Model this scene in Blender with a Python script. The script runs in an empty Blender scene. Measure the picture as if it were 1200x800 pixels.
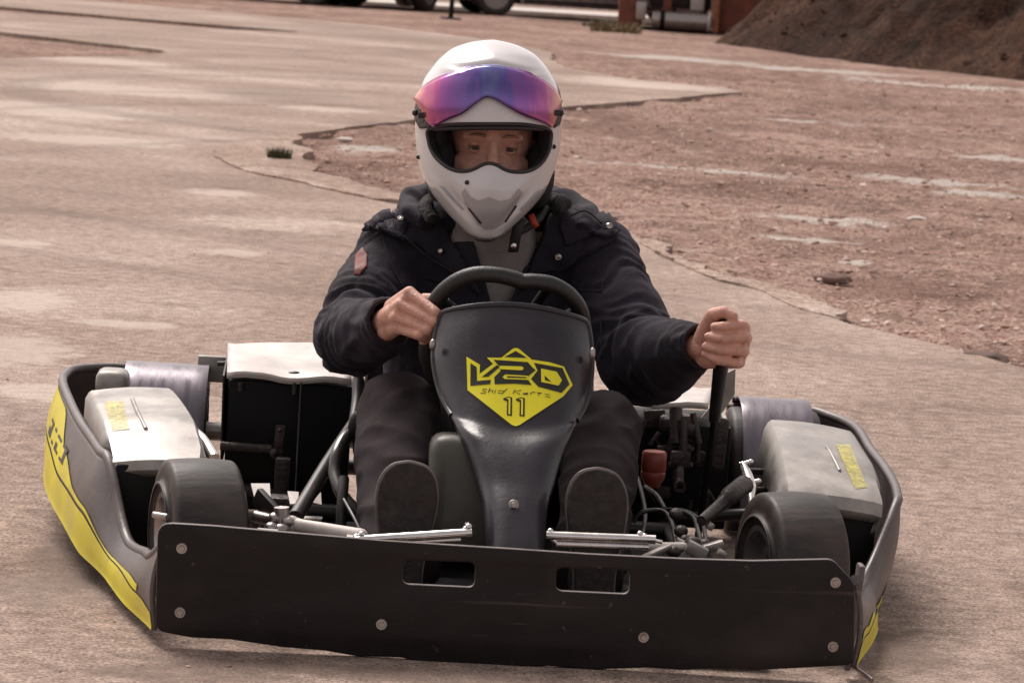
import bpy, bmesh, math, random
from mathutils import Vector, Matrix, noise
from mathutils.bvhtree import BVHTree
from mathutils.geometry import tessellate_polygon
random.seed(7)
sc = bpy.context.scene
COL = sc.collection
V = Vector
R = math.radians

# ------------------------------------------------------------------ camera numbers
FPX = 3960.0; CAMH = 1.09; PITCH = R(6.73); ROLL = R(3.75); YAW = R(3.4)
FW = V((0, math.cos(PITCH), -math.sin(PITCH)))
_r0 = V((1, 0, 0)); _u0 = V((0, math.sin(PITCH), math.cos(PITCH)))
RT = _r0*math.cos(ROLL) + _u0*math.sin(ROLL); UP = _u0*math.cos(ROLL) - _r0*math.sin(ROLL)
CAM = V((0, 0, CAMH)); KORG = V((0.01, 5.05, 0))
KM = Matrix.Translation(KORG) @ Matrix.Rotation(YAW, 4, 'Z'); KI = KM.inverted()
KROT = KI.to_3x3()
def pray(u, v): return FW + RT*((u-600)/FPX) + UP*((400-v)/FPX)
def gnd(u, v, z=0.0):                      # photo measurement -> ground plan position
    d = pray(u, v); t = (z-CAMH)/d.z; return CAM + d*t
KO = KI @ CAM
def kt(u, v, y):                           # photo measurement at a known depth in the kart -> kart space
    d = KROT @ pray(u, v); t = (y-KO.y)/d.y; return KO + d*t

# ------------------------------------------------------------------ materials
MATS = {}
def mat(name, col, rough=.6, metal=0., var=.12, vscale=6., bump=0., bscale=60., dust=0., dustcol=(.34,.27,.22),
        spec=.5, sss=0., coat=0., rvar=.15, detail=6., stretch=None):
    m = bpy.data.materials.new(name); m.use_nodes = True
    nt = m.node_tree; N = nt.nodes; L = nt.links
    b = N['Principled BSDF']
    tc = N.new('ShaderNodeTexCoord')
    src = tc.outputs['Object']
    if stretch:
        mp = N.new('ShaderNodeMapping'); mp.inputs['Scale'].default_value = stretch
        L.new(src, mp.inputs[0]); src = mp.outputs[0]
    n1 = N.new('ShaderNodeTexNoise'); n1.inputs['Scale'].default_value = vscale; n1.inputs['Detail'].default_value = detail
    n1.inputs['Roughness'].default_value = .62
    L.new(src, n1.inputs['Vector'])
    r = N.new('ShaderNodeValToRGB')
    a = [max(0, c*(1-var*1.6)) for c in col]; z = [min(1, c*(1+var*1.6)) for c in col]
    r.color_ramp.elements[0].position = .3; r.color_ramp.elements[1].position = .7
    r.color_ramp.elements[0].color = (*a, 1); r.color_ramp.elements[1].color = (*z, 1)
    L.new(n1.outputs['Fac'], r.inputs[0])
    out = r.outputs[0]
    if dust > 0:
        n2 = N.new('ShaderNodeTexNoise'); n2.inputs['Scale'].default_value = vscale*2.3; n2.inputs['Detail'].default_value = 9
        n2.inputs['Roughness'].default_value = .7
        L.new(src, n2.inputs['Vector'])
        rr = N.new('ShaderNodeMapRange'); rr.inputs['From Min'].default_value = .42; rr.inputs['From Max'].default_value = .78
        rr.inputs['To Max'].default_value = dust; L.new(n2.outputs['Fac'], rr.inputs[0])
        mx = N.new('ShaderNodeMix'); mx.data_type = 'RGBA'
        L.new(rr.outputs[0], mx.inputs['Factor']); L.new(out, mx.inputs['A']); mx.inputs['B'].default_value = (*dustcol, 1)
        out = mx.outputs['Result']
    L.new(out, b.inputs['Base Color'])
    mr = N.new('ShaderNodeMapRange'); mr.inputs['To Min'].default_value = max(.03, rough-rvar); mr.inputs['To Max'].default_value = min(1, rough+rvar)
    mr.inputs['From Min'].default_value = .3; mr.inputs['From Max'].default_value = .7
    L.new(n1.outputs['Fac'], mr.inputs[0]); L.new(mr.outputs[0], b.inputs['Roughness'])
    b.inputs['Metallic'].default_value = metal; b.inputs['Specular IOR Level'].default_value = spec
    if sss:
        b.inputs['Subsurface Weight'].default_value = sss; b.inputs['Subsurface Radius'].default_value = (1, .35, .2)
        b.inputs['Subsurface Scale'].default_value = .006
    if coat: b.inputs['Coat Weight'].default_value = coat; b.inputs['Coat Roughness'].default_value = .12
    if bump > 0:
        n3 = N.new('ShaderNodeTexNoise'); n3.inputs['Scale'].default_value = bscale; n3.inputs['Detail'].default_value = 5
        L.new(src, n3.inputs['Vector'])
        bp = N.new('ShaderNodeBump'); bp.inputs['Strength'].default_value = bump; bp.inputs['Distance'].default_value = .01
        L.new(n3.outputs['Fac'], bp.inputs['Height']); L.new(bp.outputs[0], b.inputs['Normal'])
    MATS[name] = m
    return m

mat('panel_plastic', (.010,.0068,.0075), .5, var=.4, vscale=5, bump=.10, bscale=180, dust=.14, dustcol=(.055,.036,.034), spec=.28, stretch=(1,1,2.5))
def scuffs(name, colr):
    m = MATS[name]; nt = m.node_tree; N = nt.nodes; L = nt.links; b = N['Principled BSDF']; src = b.inputs['Base Color'].links[0].from_socket; tc = N.new('ShaderNodeTexCoord')
    for sc_, lo_, hi_, am in (((1.2, 1, 70), .66, .74, .5), ((9, 1, 150), .70, .78, .6), ((45, 45, 45), .70, .76, .7), ((3, 3, 5), .52, .8, .35)):
        mp = N.new('ShaderNodeMapping'); mp.inputs['Scale'].default_value = sc_; mp.inputs['Rotation'].default_value = (0, sc_[2]*.0006, 0); L.new(tc.outputs['Object'], mp.inputs[0])
        n = N.new('ShaderNodeTexNoise'); n.inputs['Scale'].default_value = 1.3; n.inputs['Detail'].default_value = 4; L.new(mp.outputs[0], n.inputs['Vector'])
        r = N.new('ShaderNodeMapRange'); r.inputs['From Min'].default_value = lo_; r.inputs['From Max'].default_value = hi_; r.inputs['To Max'].default_value = am; L.new(n.outputs['Fac'], r.inputs[0])
        mx = N.new('ShaderNodeMix'); mx.data_type = 'RGBA'; L.new(r.outputs[0], mx.inputs['Factor']); L.new(src, mx.inputs['A']); mx.inputs['B'].default_value = (*colr, 1); src = mx.outputs['Result']
    L.new(src, b.inputs['Base Color'])
scuffs('panel_plastic', (.085,.062,.057))
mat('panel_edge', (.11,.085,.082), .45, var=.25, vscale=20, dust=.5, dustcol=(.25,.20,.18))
mat('fairing_plastic', (.021,.0175,.0245), .30, var=.15, vscale=8, bump=.05, bscale=140, dust=.10, dustcol=(.05,.042,.042), coat=.2, spec=.35)
mat('hull_plastic', (.088,.071,.070), .42, var=.12, vscale=7, bump=.06, bscale=90, dust=.4, dustcol=(.20,.16,.145))
mat('faded_sticker', (.60,.53,.13), .45, var=.2, vscale=30, dust=.8, dustcol=(.42,.38,.28))
mat('yellow_sticker', (.70,.60,.02), .42, var=.08, vscale=9, dust=.30, dustcol=(.50,.42,.16))
mat('decal_yellow', (.80,.72,.02), .35, var=.02)
mat('decal_dark', (.016,.014,.005), .4, var=.05)
mat('rubber', (.019,.015,.0145), .62, var=.2, vscale=10, bump=.06, bscale=160, dust=.7, dustcol=(.115,.076,.062), stretch=(.3,1,1))
mat('rim_metal', (.42,.38,.37), .35, metal=.9, dust=.5, dustcol=(.16,.12,.10))
mat('guard_sheet', (.17,.15,.175), .33, metal=.5, var=.12, vscale=12, bump=.02, bscale=70, dust=.35, dustcol=(.22,.19,.20), stretch=(5,1,1))
mat('tank_shell', (.33,.308,.288), .40, metal=.3, var=.2, vscale=14, bump=.05, bscale=22, dust=.8, dustcol=(.25,.21,.185))
mat('lid_sheet', (.58,.525,.495), .38, metal=.35, var=.07, vscale=9, bump=.06, bscale=18, dust=.3, dustcol=(.45,.38,.33))
mat('box_black', (.0035,.0028,.003), .6, var=.3, dust=.06, dustcol=(.03,.025,.025), spec=.25)
mat('frame_paint', (.024,.019,.020), .38, var=.2, dust=.4, dustcol=(.06,.048,.044))
mat('chrome', (.74,.70,.69), .22, metal=1., var=.06, vscale=30, dust=.2, dustcol=(.4,.35,.3))
mat('worn_steel', (.40,.36,.345), .38, metal=.8, var=.2, vscale=30, dust=.5, dustcol=(.25,.19,.16))
mat('cast_metal', (.055,.042,.040), .5, metal=.4, var=.4, vscale=25, bump=.3, bscale=120, dust=.6, dustcol=(.05,.037,.035))
mat('red_plastic', (.30,.060,.042), .4, var=.15, vscale=20)
mat('pale_paint', (.62,.56,.53), .5, var=.12, vscale=18, dust=.5, dustcol=(.35,.27,.22))
mat('seat_shell', (.025,.020,.020), .32, var=.15, dust=.25, dustcol=(.12,.1,.09), coat=.2)
mat('grey_tank', (.070,.066,.054), .42, var=.12, vscale=9, dust=.3, dustcol=(.17,.15,.13))
mat('hose_rubber', (.028,.022,.022), .4, var=.2)
mat('grip_rubber', (.014,.012,.013), .42, var=.2, bump=.15, bscale=250, spec=.5, dust=.2, dustcol=(.05,.045,.045))
mat('helmet_white', (.63,.60,.61), .16, var=.025, vscale=10, coat=.6, rvar=.04)
mat('helmet_lining', (.012,.009,.011), .85, var=.3, bump=.3, bscale=300)
mat('chin_grey', (.36,.335,.345), .30, var=.03, coat=.3)
mat('trim_black', (.022,.016,.019), .5, var=.2)
mat('skin', (.60,.315,.240), .46, var=.12, vscale=55, bump=.35, bscale=330, sss=.12, detail=9)
mat('nail', (.66,.40,.33), .25, var=.04)
mat('lip', (.36,.12,.10), .45, var=.1)
mat('brow_hair', (.27,.14,.095), .7, var=.3)
mat('eye_white', (.24,.165,.14), .3, var=.03)
mat('iris', (.055,.032,.022), .35, var=.2)
def sheen(name, w, colr):
    b = MATS[name].node_tree.nodes['Principled BSDF']; b.inputs['Sheen Weight'].default_value = w; b.inputs['Sheen Roughness'].default_value = .45; b.inputs['Sheen Tint'].default_value = (*colr, 1)
mat('jacket_cloth', (.0125,.0100,.0175), .82, var=.25, vscale=9, bump=.35, bscale=420, spec=.28, rvar=.08)
sheen('jacket_cloth', .10, (.8,.62,.75))
mat('jacket_lining', (.035,.030,.030), .9, var=.6, vscale=60, bump=.9, bscale=160, spec=.2)
mat('sweater_knit', (.235,.205,.20), .9, var=.1, vscale=30, bump=.5, bscale=500, spec=.2)
mat('trouser_cloth', (.030,.0205,.0235), .88, var=.18, vscale=9, bump=.35, bscale=500, spec=.2)
mat('shoe_sole', (.022,.0145,.0135), .8, var=.45, vscale=22, bump=.45, bscale=70, dust=.75, dustcol=(.06,.043,.037))
mat('shoe_upper', (.03,.024,.024), .7, var=.2, bump=.3, bscale=200)
mat('patch_red', (.20,.055,.045), .7, var=.3, vscale=60)
mat('snap_metal', (.50,.45,.42), .3, metal=.9)
mat('strap_webbing', (.012,.010,.012), .7, var=.3)
mat('red_tab', (.32,.035,.02), .6)
mat('car_paint_dark', (.012,.010,.016), .18, var=.1, coat=.8, dust=.1)
mat('car_paint_grey', (.30,.27,.275), .28, metal=.4, var=.06, coat=.6, dust=.25)
mat('car_glass', (.015,.016,.018), .06, var=.05)
mat('hubcap', (.34,.31,.31), .4, metal=.5)
mat('tail_lamp', (.30,.01,.01), .2)
mat('head_lamp', (.6,.6,.6), .1)
mat('rust_paint', (.20,.062,.040), .7, var=.35, vscale=5, bump=.3, bscale=50, dust=.5, dustcol=(.13,.06,.04))
mat('orange_paint', (.34,.13,.065), .6, var=.25, vscale=12)
mat('pale_concrete', (.52,.46,.42), .85, var=.12, vscale=5, bump=.3, bscale=30)
mat('leaf_green', (.085,.085,.035), .7, var=.4, vscale=12)
mat('dry_grass', (.17,.125,.055), .8, var=.4, vscale=9)
mat('stone', (.13,.080,.065), .85, var=.35, vscale=3, bump=.3, bscale=40)
mat('sand_patch', (.53,.455,.405), .8, var=.10, vscale=2.5, bump=.3, bscale=40)

def stone_mat(name, stops):
    m = bpy.data.materials.new(name); m.use_nodes = True; nt = m.node_tree; N = nt.nodes; L = nt.links; b = N['Principled BSDF']; b.inputs['Roughness'].default_value = .9; b.inputs['Specular IOR Level'].default_value = .25
    g = N.new('ShaderNodeNewGeometry'); r = N.new('ShaderNodeValToRGB'); L.new(g.outputs['Random Per Island'], r.inputs[0]); e = r.color_ramp.elements
    e[0].position, e[0].color = 0, (*stops[0], 1); e[1].position, e[1].color = 1, (*stops[-1], 1)
    for i, c in enumerate(stops[1:-1]): k = e.new((i+1)/(len(stops)-1)); k.color = (*c, 1)
    n = N.new('ShaderNodeTexNoise'); n.inputs['Scale'].default_value = 90; L.new(g.outputs['Position'], n.inputs['Vector']); mx = N.new('ShaderNodeMix'); mx.data_type = 'RGBA'; mx.blend_type = 'OVERLAY'; mx.inputs['Factor'].default_value = .6
    L.new(r.outputs[0], mx.inputs['A']); L.new(n.outputs['Fac'], mx.inputs['B']); L.new(mx.outputs['Result'], b.inputs['Base Color']); MATS[name] = m
stone_mat('mixed_stone', [(.26,.15,.12),(.40,.255,.205),(.52,.35,.29),(.36,.24,.20),(.60,.45,.385),(.72,.60,.54)])
def ground_mat(name, cols, patch, pscale, pr, fine=130., bumpd=.02, bstr=.6, rough=.88, agg=0.0, dark=None):
    """weathered outdoor surface: large tone drift, mid-scale blotches, loose pale dust and fine grain"""
    m = bpy.data.materials.new(name); m.use_nodes = True
    nt = m.node_tree; N = nt.nodes; L = nt.links; b = N['Principled BSDF']
    geo = N.new('ShaderNodeNewGeometry'); pos = geo.outputs['Position']
    def nz(scale, det=8, ro=.6, dis=0.):
        n = N.new('ShaderNodeTexNoise'); n.inputs['Scale'].default_value = scale; n.inputs['Detail'].default_value = det
        n.inputs['Roughness'].default_value = ro; n.inputs['Distortion'].default_value = dis
        L.new(pos, n.inputs['Vector']); return n.outputs['Fac']
    r = N.new('ShaderNodeValToRGB'); el = r.color_ramp.elements
    el[0].position = .33; el[1].position = .68
    el[0].color = (*cols[0], 1); el[1].color = (*cols[2], 1)
    e = el.new(.5); e.color = (*cols[1], 1)
    L.new(nz(.55, 9, .62, .6), r.inputs[0]); out = r.outputs[0]
    def mixin(fac, colr, a):
        mx = N.new('ShaderNodeMix'); mx.data_type = 'RGBA'; L.new(fac, mx.inputs['Factor']); L.new(a, mx.inputs['A'])
        mx.inputs['B'].default_value = (*colr, 1); return mx.outputs['Result']
    def rng(v, a, c, to=1.):
        q = N.new('ShaderNodeMapRange'); q.inputs['From Min'].default_value = a; q.inputs['From Max'].default_value = c
        q.inputs['To Max'].default_value = to; L.new(v, q.inputs[0]); return q.outputs[0]
    out = mixin(rng(nz(pscale, 7, .6, .8), pr[0], pr[1], pr[2]), patch, out)
    if dark: out = mixin(rng(nz(1.7, 9, .68, 1.2), dark[1], dark[1]+.12, dark[2]), dark[0], out)
    # grain
    g = nz(fine, 4, .7)
    out2 = N.new('ShaderNodeMix'); out2.data_type = 'RGBA'; out2.blend_type = 'OVERLAY'; out2.inputs['Factor'].default_value = .95
    L.new(out, out2.inputs['A'])
    rg = N.new('ShaderNodeValToRGB'); rg.color_ramp.elements[0].position = .3; rg.color_ramp.elements[1].position = .72
    rg.color_ramp.elements[0].color = (.10,.095,.09,1); rg.color_ramp.elements[1].color = (.88,.88,.88,1)
    L.new(g, rg.inputs[0]); L.new(rg.outputs[0], out2.inputs['B']); out = out2.outputs['Result']
    mid = nz(fine*.16, 6, .66)
    o3 = N.new('ShaderNodeMix'); o3.data_type = 'RGBA'; o3.blend_type = 'OVERLAY'; o3.inputs['Factor'].default_value = .75
    rm = N.new('ShaderNodeValToRGB'); rm.color_ramp.elements[0].position = .32; rm.color_ramp.elements[1].position = .70
    rm.color_ramp.elements[0].color = (.25,.24,.24,1); rm.color_ramp.elements[1].color = (.74,.74,.74,1)
    L.new(mid, rm.inputs[0]); L.new(out, o3.inputs['A']); L.new(rm.outputs[0], o3.inputs['B']); out = o3.outputs['Result']
    L.new(out, b.inputs['Base Color']); b.inputs['Roughness'].default_value = rough; b.inputs['Specular IOR Level'].default_value = .08
    ad = N.new('ShaderNodeMath'); ad.operation = 'MULTIPLY_ADD'; L.new(mid, ad.inputs[0]); ad.inputs[1].default_value = 2.2; L.new(g, ad.inputs[2])
    bp = N.new('ShaderNodeBump'); bp.inputs['Strength'].default_value = bstr; bp.inputs['Distance'].default_value = bumpd
    L.new(ad.outputs[0], bp.inputs['Height']); L.new(bp.outputs[0], b.inputs['Normal'])
    MATS[name] = m
ground_mat('asphalt', [(.275,.205,.168),(.355,.270,.228),(.43,.338,.288)], (.56,.47,.41), .55, (.54,.70,.6), fine=150, bumpd=.006, bstr=.5, dark=((.17,.122,.10),.54,.5))
ground_mat('red_rubble', [(.39,.248,.200),(.53,.355,.292),(.63,.445,.372)], (.68,.57,.51), 1.1, (.60,.72,.8), fine=55, bumpd=.05, bstr=1., dark=((.22,.13,.10),.52,.55))
ground_mat('crumbled', [(.34,.245,.20),(.42,.315,.262),(.50,.39,.33)], (.60,.50,.44), 2.5, (.52,.72,.7), fine=90, bumpd=.02, bstr=.6, dark=((.25,.165,.13),.54,.6))
ground_mat('mound_soil', [(.042,.019,.012),(.078,.038,.025),(.14,.075,.05)], (.18,.105,.07), 1.2, (.56,.72,.6), fine=22, bumpd=.15, bstr=.9, dark=((.030,.02,.016),.52,.7))
ground_mat('far_ground', [(.20,.135,.11),(.265,.185,.155),(.32,.24,.20)], (.44,.37,.32), .3, (.55,.7,.7), fine=60, bumpd=.02, bstr=.5)
ground_mat('far_grass', [(.07,.06,.03),(.10,.085,.04),(.13,.11,.055)], (.2,.16,.09), .2, (.55,.7,.5), fine=20, bumpd=.1, bstr=.6)

# ------------------------------------------------------------------ object helpers
def empty(name, label, cat, m=None, group=None):
    o = bpy.data.objects.new(name, None); COL.objects.link(o); o.empty_display_size = .1
    if m is not None: o.matrix_world = m
    o['label'] = label; o['category'] = cat
    if group: o['group'] = group
    return o
def tag(o, label, cat, group=None, kind=None):
    o['label'] = label; o['category'] = cat
    if group: o['group'] = group
    if kind: o['kind'] = kind
    return o
def mesh_obj(name, me, material, parent=None, smooth=True):
    o = bpy.data.objects.new(name, me); COL.objects.link(o)
    if isinstance(material, str): material = MATS[material]
    if material is not None and not me.materials: me.materials.append(material)
    if parent: o.parent = parent
    if smooth:
        for p in me.polygons: p.use_smooth = True
    return o
def obj(name, bm, material, parent=None, smooth=True, sharp=40):
    if name in SPLIT:
        I = islands(bm)
        if len(I) > 1:
            # pieces that touch stay one part; the rest become parts of their own
            bb = [(V([min(v.co[k] for v in i) for k in range(3)]), V([max(v.co[k] for v in i) for k in range(3)])) for i in I]
            gid = list(range(len(I)))
            def root_(a):
                while gid[a] != a: a = gid[a]
                return a
            for a in range(len(I)):
                for b in range(a):
                    if all(bb[a][0][k] < bb[b][1][k]-.001 and bb[b][0][k] < bb[a][1][k]-.001 for k in range(3)): gid[root_(a)] = root_(b)
            roots = sorted({root_(a) for a in range(len(I))}); last = None
            if len(roots) > 1:
                for r_ in roots:
                    b2_ = bm.copy(); keep = set()
                    b2_.verts.ensure_lookup_table(); bm.verts.index_update()
                    keep = {v.index for a in range(len(I)) if root_(a) == r_ for v in I[a]}
                    b2_.verts.index_update()
                    bmesh.ops.delete(b2_, geom=[v for v in b2_.verts if v.index not in keep], context='VERTS')
                    last = _obj(name, b2_, material, parent, smooth, sharp)
                bm.free(); return last
    return _obj(name, bm, material, parent, smooth, sharp)
def _obj(name, bm, material, parent=None, smooth=True, sharp=40):
    me = bpy.data.meshes.new(name)
    bmesh.ops.recalc_face_normals(bm, faces=bm.faces)
    if smooth and sharp:
        a = R(sharp)
        for e in bm.edges:
            if len(e.link_faces) == 2 and e.calc_face_angle(0) > a: e.smooth = False
    bm.to_mesh(me); bm.free()
    return mesh_obj(name, me, material, parent, smooth)
SPLIT = {'alloy_and_gap_plate', 'engine_block', 'fuel_hose', 'rivet', 'cheek_padding', 'seat_stay', 'pod_stay', 'kingpin', 'pedal_bar', 'bumper_bracket', 'visor_pivot', 'base_trim', 'seat_padding', 'sticker_lettering', 'control_cable', 'spokes'}
def islands(bm):
    seen = set(); out = []
    for v in bm.verts:
        if v in seen: continue
        st_ = [v]; seen.add(v); isl_ = []
        while st_:
            x = st_.pop(); isl_.append(x)
            for e in x.link_edges:
                y = e.other_vert(x)
                if y not in seen: seen.add(y); st_.append(y)
        out.append(isl_)
    return out
def bake(o):
    """replace an object's modifiers by their evaluated result"""
    dg = bpy.context.evaluated_depsgraph_get(); dg.update()
    me = bpy.data.meshes.new_from_object(o.evaluated_get(dg), depsgraph=dg)
    o.modifiers.clear(); old = o.data; o.data = me; me.name = o.name
    return o
def box(bm, c, s, rot=None, bev=0.0, seg=2):
    r = bmesh.ops.create_cube(bm, size=1)
    vs = r['verts']
    for v in vs: v.co = V((v.co.x*s[0], v.co.y*s[1], v.co.z*s[2]))
    if bev:
        es = list({e for v in vs for e in v.link_edges})
        rr = bmesh.ops.bevel(bm, geom=es, offset=bev, segments=seg, affect='EDGES', profile=.6)
        vs = list({v for f in rr['faces'] for v in f.verts} | {v for v in vs if v.is_valid})
    M = Matrix.Translation(c) @ (rot.to_4x4() if rot is not None else Matrix())
    for v in vs: v.co = M @ v.co
    return vs
def frame_dir(d):
    d = d.normalized(); a = V((0, 0, 1)) if abs(d.z) < .9 else V((1, 0, 0))
    x = d.cross(a).normalized(); return x, x.cross(d).normalized()
def cyl(bm, a, b, r1, r2=None, n=20, caps=True):
    a = V(a); b = V(b); r2 = r1 if r2 is None else r2
    x, y = frame_dir(b-a); A = []; B = []
    for i in range(n):
        t = 2*math.pi*i/n; d = x*math.cos(t)+y*math.sin(t)
        A.append(bm.verts.new(a+d*r1)); B.append(bm.verts.new(b+d*r2))
    for i in range(n):
        j = (i+1) % n; bm.faces.new((A[i], A[j], B[j], B[i]))
    if caps: bm.faces.new(A[::-1]); bm.faces.new(B)
def ball(bm, c, r, sub=2, scale=(1, 1, 1), rot=None):
    rr = bmesh.ops.create_icosphere(bm, subdivisions=sub, radius=1)
    for v in rr['verts']:
        p = V((v.co.x*r*scale[0], v.co.y*r*scale[1], v.co.z*r*scale[2]))
        if rot is not None: p = rot @ p
        v.co = p + V(c)
def spline(pts, n=8, closed=False):
    P = [V(p) for p in pts]; out = []; m = len(P)
    rng = range(m if closed else m-1)
    for i in rng:
        if closed: p0, p1, p2, p3 = P[(i-1) % m], P[i], P[(i+1) % m], P[(i+2) % m]
        else: p0, p1, p2, p3 = P[max(i-1, 0)], P[i], P[i+1], P[min(i+2, m-1)]
        for k in range(n):
            t = k/n
            out.append(.5*((2*p1)+(p2-p0)*t+(2*p0-5*p1+4*p2-p3)*t*t+(3*p1-p0-3*p2+p3)*t**3))
    if not closed: out.append(P[-1])
    return out
def tube(bm, pts, r, n=12, closed=False, sm=6, rs=None):
    """tube along a smoothed path; r radius (rs: per control point)"""
    path = spline(pts, sm, closed) if sm else [V(p) for p in pts]
    m = len(path)
    def rad(i):
        if rs is None: return r
        t = i/(m-1)*(len(rs)-1); k = min(int(t), len(rs)-2); return rs[k]+(rs[k+1]-rs[k])*(t-k)
    up = None; rings = []
    for i in range(m):
        d = (path[(i+1) % m]-path[i-1]) if closed else (path[min(i+1, m-1)]-path[max(i-1, 0)])
        if d.length < 1e-9: d = V((0, 0, 1))
        d.normalize()
        if up is None: up, _ = frame_dir(d)
        up = (up-d*up.dot(d)).normalized(); w = d.cross(up)
        rings.append([bm.verts.new(path[i]+(up*math.cos(2*math.pi*j/n)+w*math.sin(2*math.pi*j/n))*rad(i)) for j in range(n)])
    for i in range(m if closed else m-1):
        A = rings[i]; B = rings[(i+1) % m]
        for j in range(n): bm.faces.new((A[j], A[(j+1) % n], B[(j+1) % n], B[j]))
    if not closed: bm.faces.new(rings[0][::-1]); bm.faces.new(rings[-1])
def lathe(bm, prof, M=None, n=48, close=False):
    """prof: (axial, radius) list; axis = local X"""
    M = M or Matrix(); rings = []
    for (a, r) in prof:
        rings.append([bm.verts.new(M @ V((a, r*math.cos(2*math.pi*j/n), r*math.sin(2*math.pi*j/n)))) for j in range(n)])
    k = len(rings)
    for i in range(k if close else k-1):
        A = rings[i]; B = rings[(i+1) % k]
        for j in range(n): bm.faces.new((A[j], A[(j+1) % n], B[(j+1) % n], B[j]))
    if not close:
        bm.faces.new(rings[0][::-1]); bm.faces.new(rings[-1])
def grid(bm, P):
    vs = [[bm.verts.new(p) for p in row] for row in P]
    for i in range(len(vs)-1):
        for j in range(len(vs[0])-1): bm.faces.new((vs[i][j], vs[i][j+1], vs[i+1][j+1], vs[i+1][j]))
    return vs
def solid(o, t, off=-1, bevel=0, rim_mat=0, in_mat=0):
    m = o.modifiers.new('s', 'SOLIDIFY'); m.thickness = t; m.offset = off; m.material_offset = in_mat; m.material_offset_rim = rim_mat
    m.use_even_offset = False
    if bevel:
        b = o.modifiers.new('b', 'BEVEL'); b.width = bevel; b.segments = 2; b.limit_method = 'ANGLE'; b.angle_limit = R(50)
    return o
def plate(name, loops, thick, to3d, material, parent, bevel=.002, dens=None):
    """flat sheet with holes: loops of 2-D points, to3d(x, y, depth) places it"""
    cu = bpy.data.curves.new(name, 'CURVE'); cu.dimensions = '2D'; cu.fill_mode = 'BOTH'
    cu.extrude = thick/2-bevel; cu.bevel_depth = bevel; cu.bevel_resolution = 2; cu.offset = -bevel
    for lp in loops:
        s = cu.splines.new('POLY'); s.points.add(len(lp)-1); s.use_cyclic_u = True
        for p, q in zip(s.points, lp): p.co = (q[0], q[1], 0, 1)
    t = bpy.data.objects.new(name, cu); COL.objects.link(t)
    dg = bpy.context.evaluated_depsgraph_get(); dg.update()
    me = bpy.data.meshes.new_from_object(t.evaluated_get(dg), depsgraph=dg)
    bpy.data.objects.remove(t); bpy.data.curves.remove(cu)
    bm = bmesh.new(); bm.from_mesh(me); bpy.data.meshes.remove(me)
    bmesh.ops.remove_doubles(bm, verts=bm.verts, dist=1e-5)
    for v in bm.verts: v.co = to3d(v.co.x, v.co.y, v.co.z)
    return obj(name, bm, material, parent, sharp=35)
def rounded(pts, r, n=5):
    """round the corners of a polygon"""
    out = []; m = len(pts)
    for i in range(m):
        p = V((*pts[i][:2], 0)); a = V((*pts[i-1][:2], 0)); b = V((*pts[(i+1) % m][:2], 0))
        rr = pts[i][2] if len(pts[i]) > 2 else r
        da = (a-p); db = (b-p); q = min(rr, da.length*.48, db.length*.48)
        s = p+da.normalized()*q; e = p+db.normalized()*q
        for k in range(n+1):
            t = k/n; x = s*(1-t)**2+p*2*t*(1-t)+e*t*t; out.append((x.x, x.y))
    return out
# fused organic bodies ------------------------------------------------------
def fuse(name, prims, voxel, smooth_it, material, parent=None, post=None, sm_fac=.5):
    """prims: ('c', p1, r1, p2, r2) tapered limb or ('e', centre, (rx,ry,rz), rot) -> one continuous skin"""
    bm = bmesh.new()
    for p in prims:
        if p[0] == 'c':
            cyl(bm, p[1], p[3], p[2], p[4], n=24); ball(bm, p[1], p[2], 3); ball(bm, p[3], p[4], 3)
        else: ball(bm, p[1], 1, 3, p[2], p[3] if len(p) > 3 else None)
    bmesh.ops.recalc_face_normals(bm, faces=bm.faces)
    me = bpy.data.meshes.new(name); bm.to_mesh(me); bm.free()
    o = mesh_obj(name, me, material, parent)
    m = o.modifiers.new('r', 'REMESH'); m.mode = 'VOXEL'; m.voxel_size = voxel; m.use_smooth_shade = True
    if smooth_it:
        s = o.modifiers.new('s', 'SMOOTH'); s.factor = sm_fac; s.iterations = smooth_it
    bake(o)
    if post:
        nrm = [v.normal.copy() for v in o.data.vertices]
        for v, n in zip(o.data.vertices, nrm): v.co = post(v.co.copy(), n)
    for p in o.data.polygons: p.use_smooth = True
    return o
def bvh_of(o):
    bm = bmesh.new(); bm.from_mesh(o.data); t = BVHTree.FromBMesh(bm); bm.free(); return t
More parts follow.
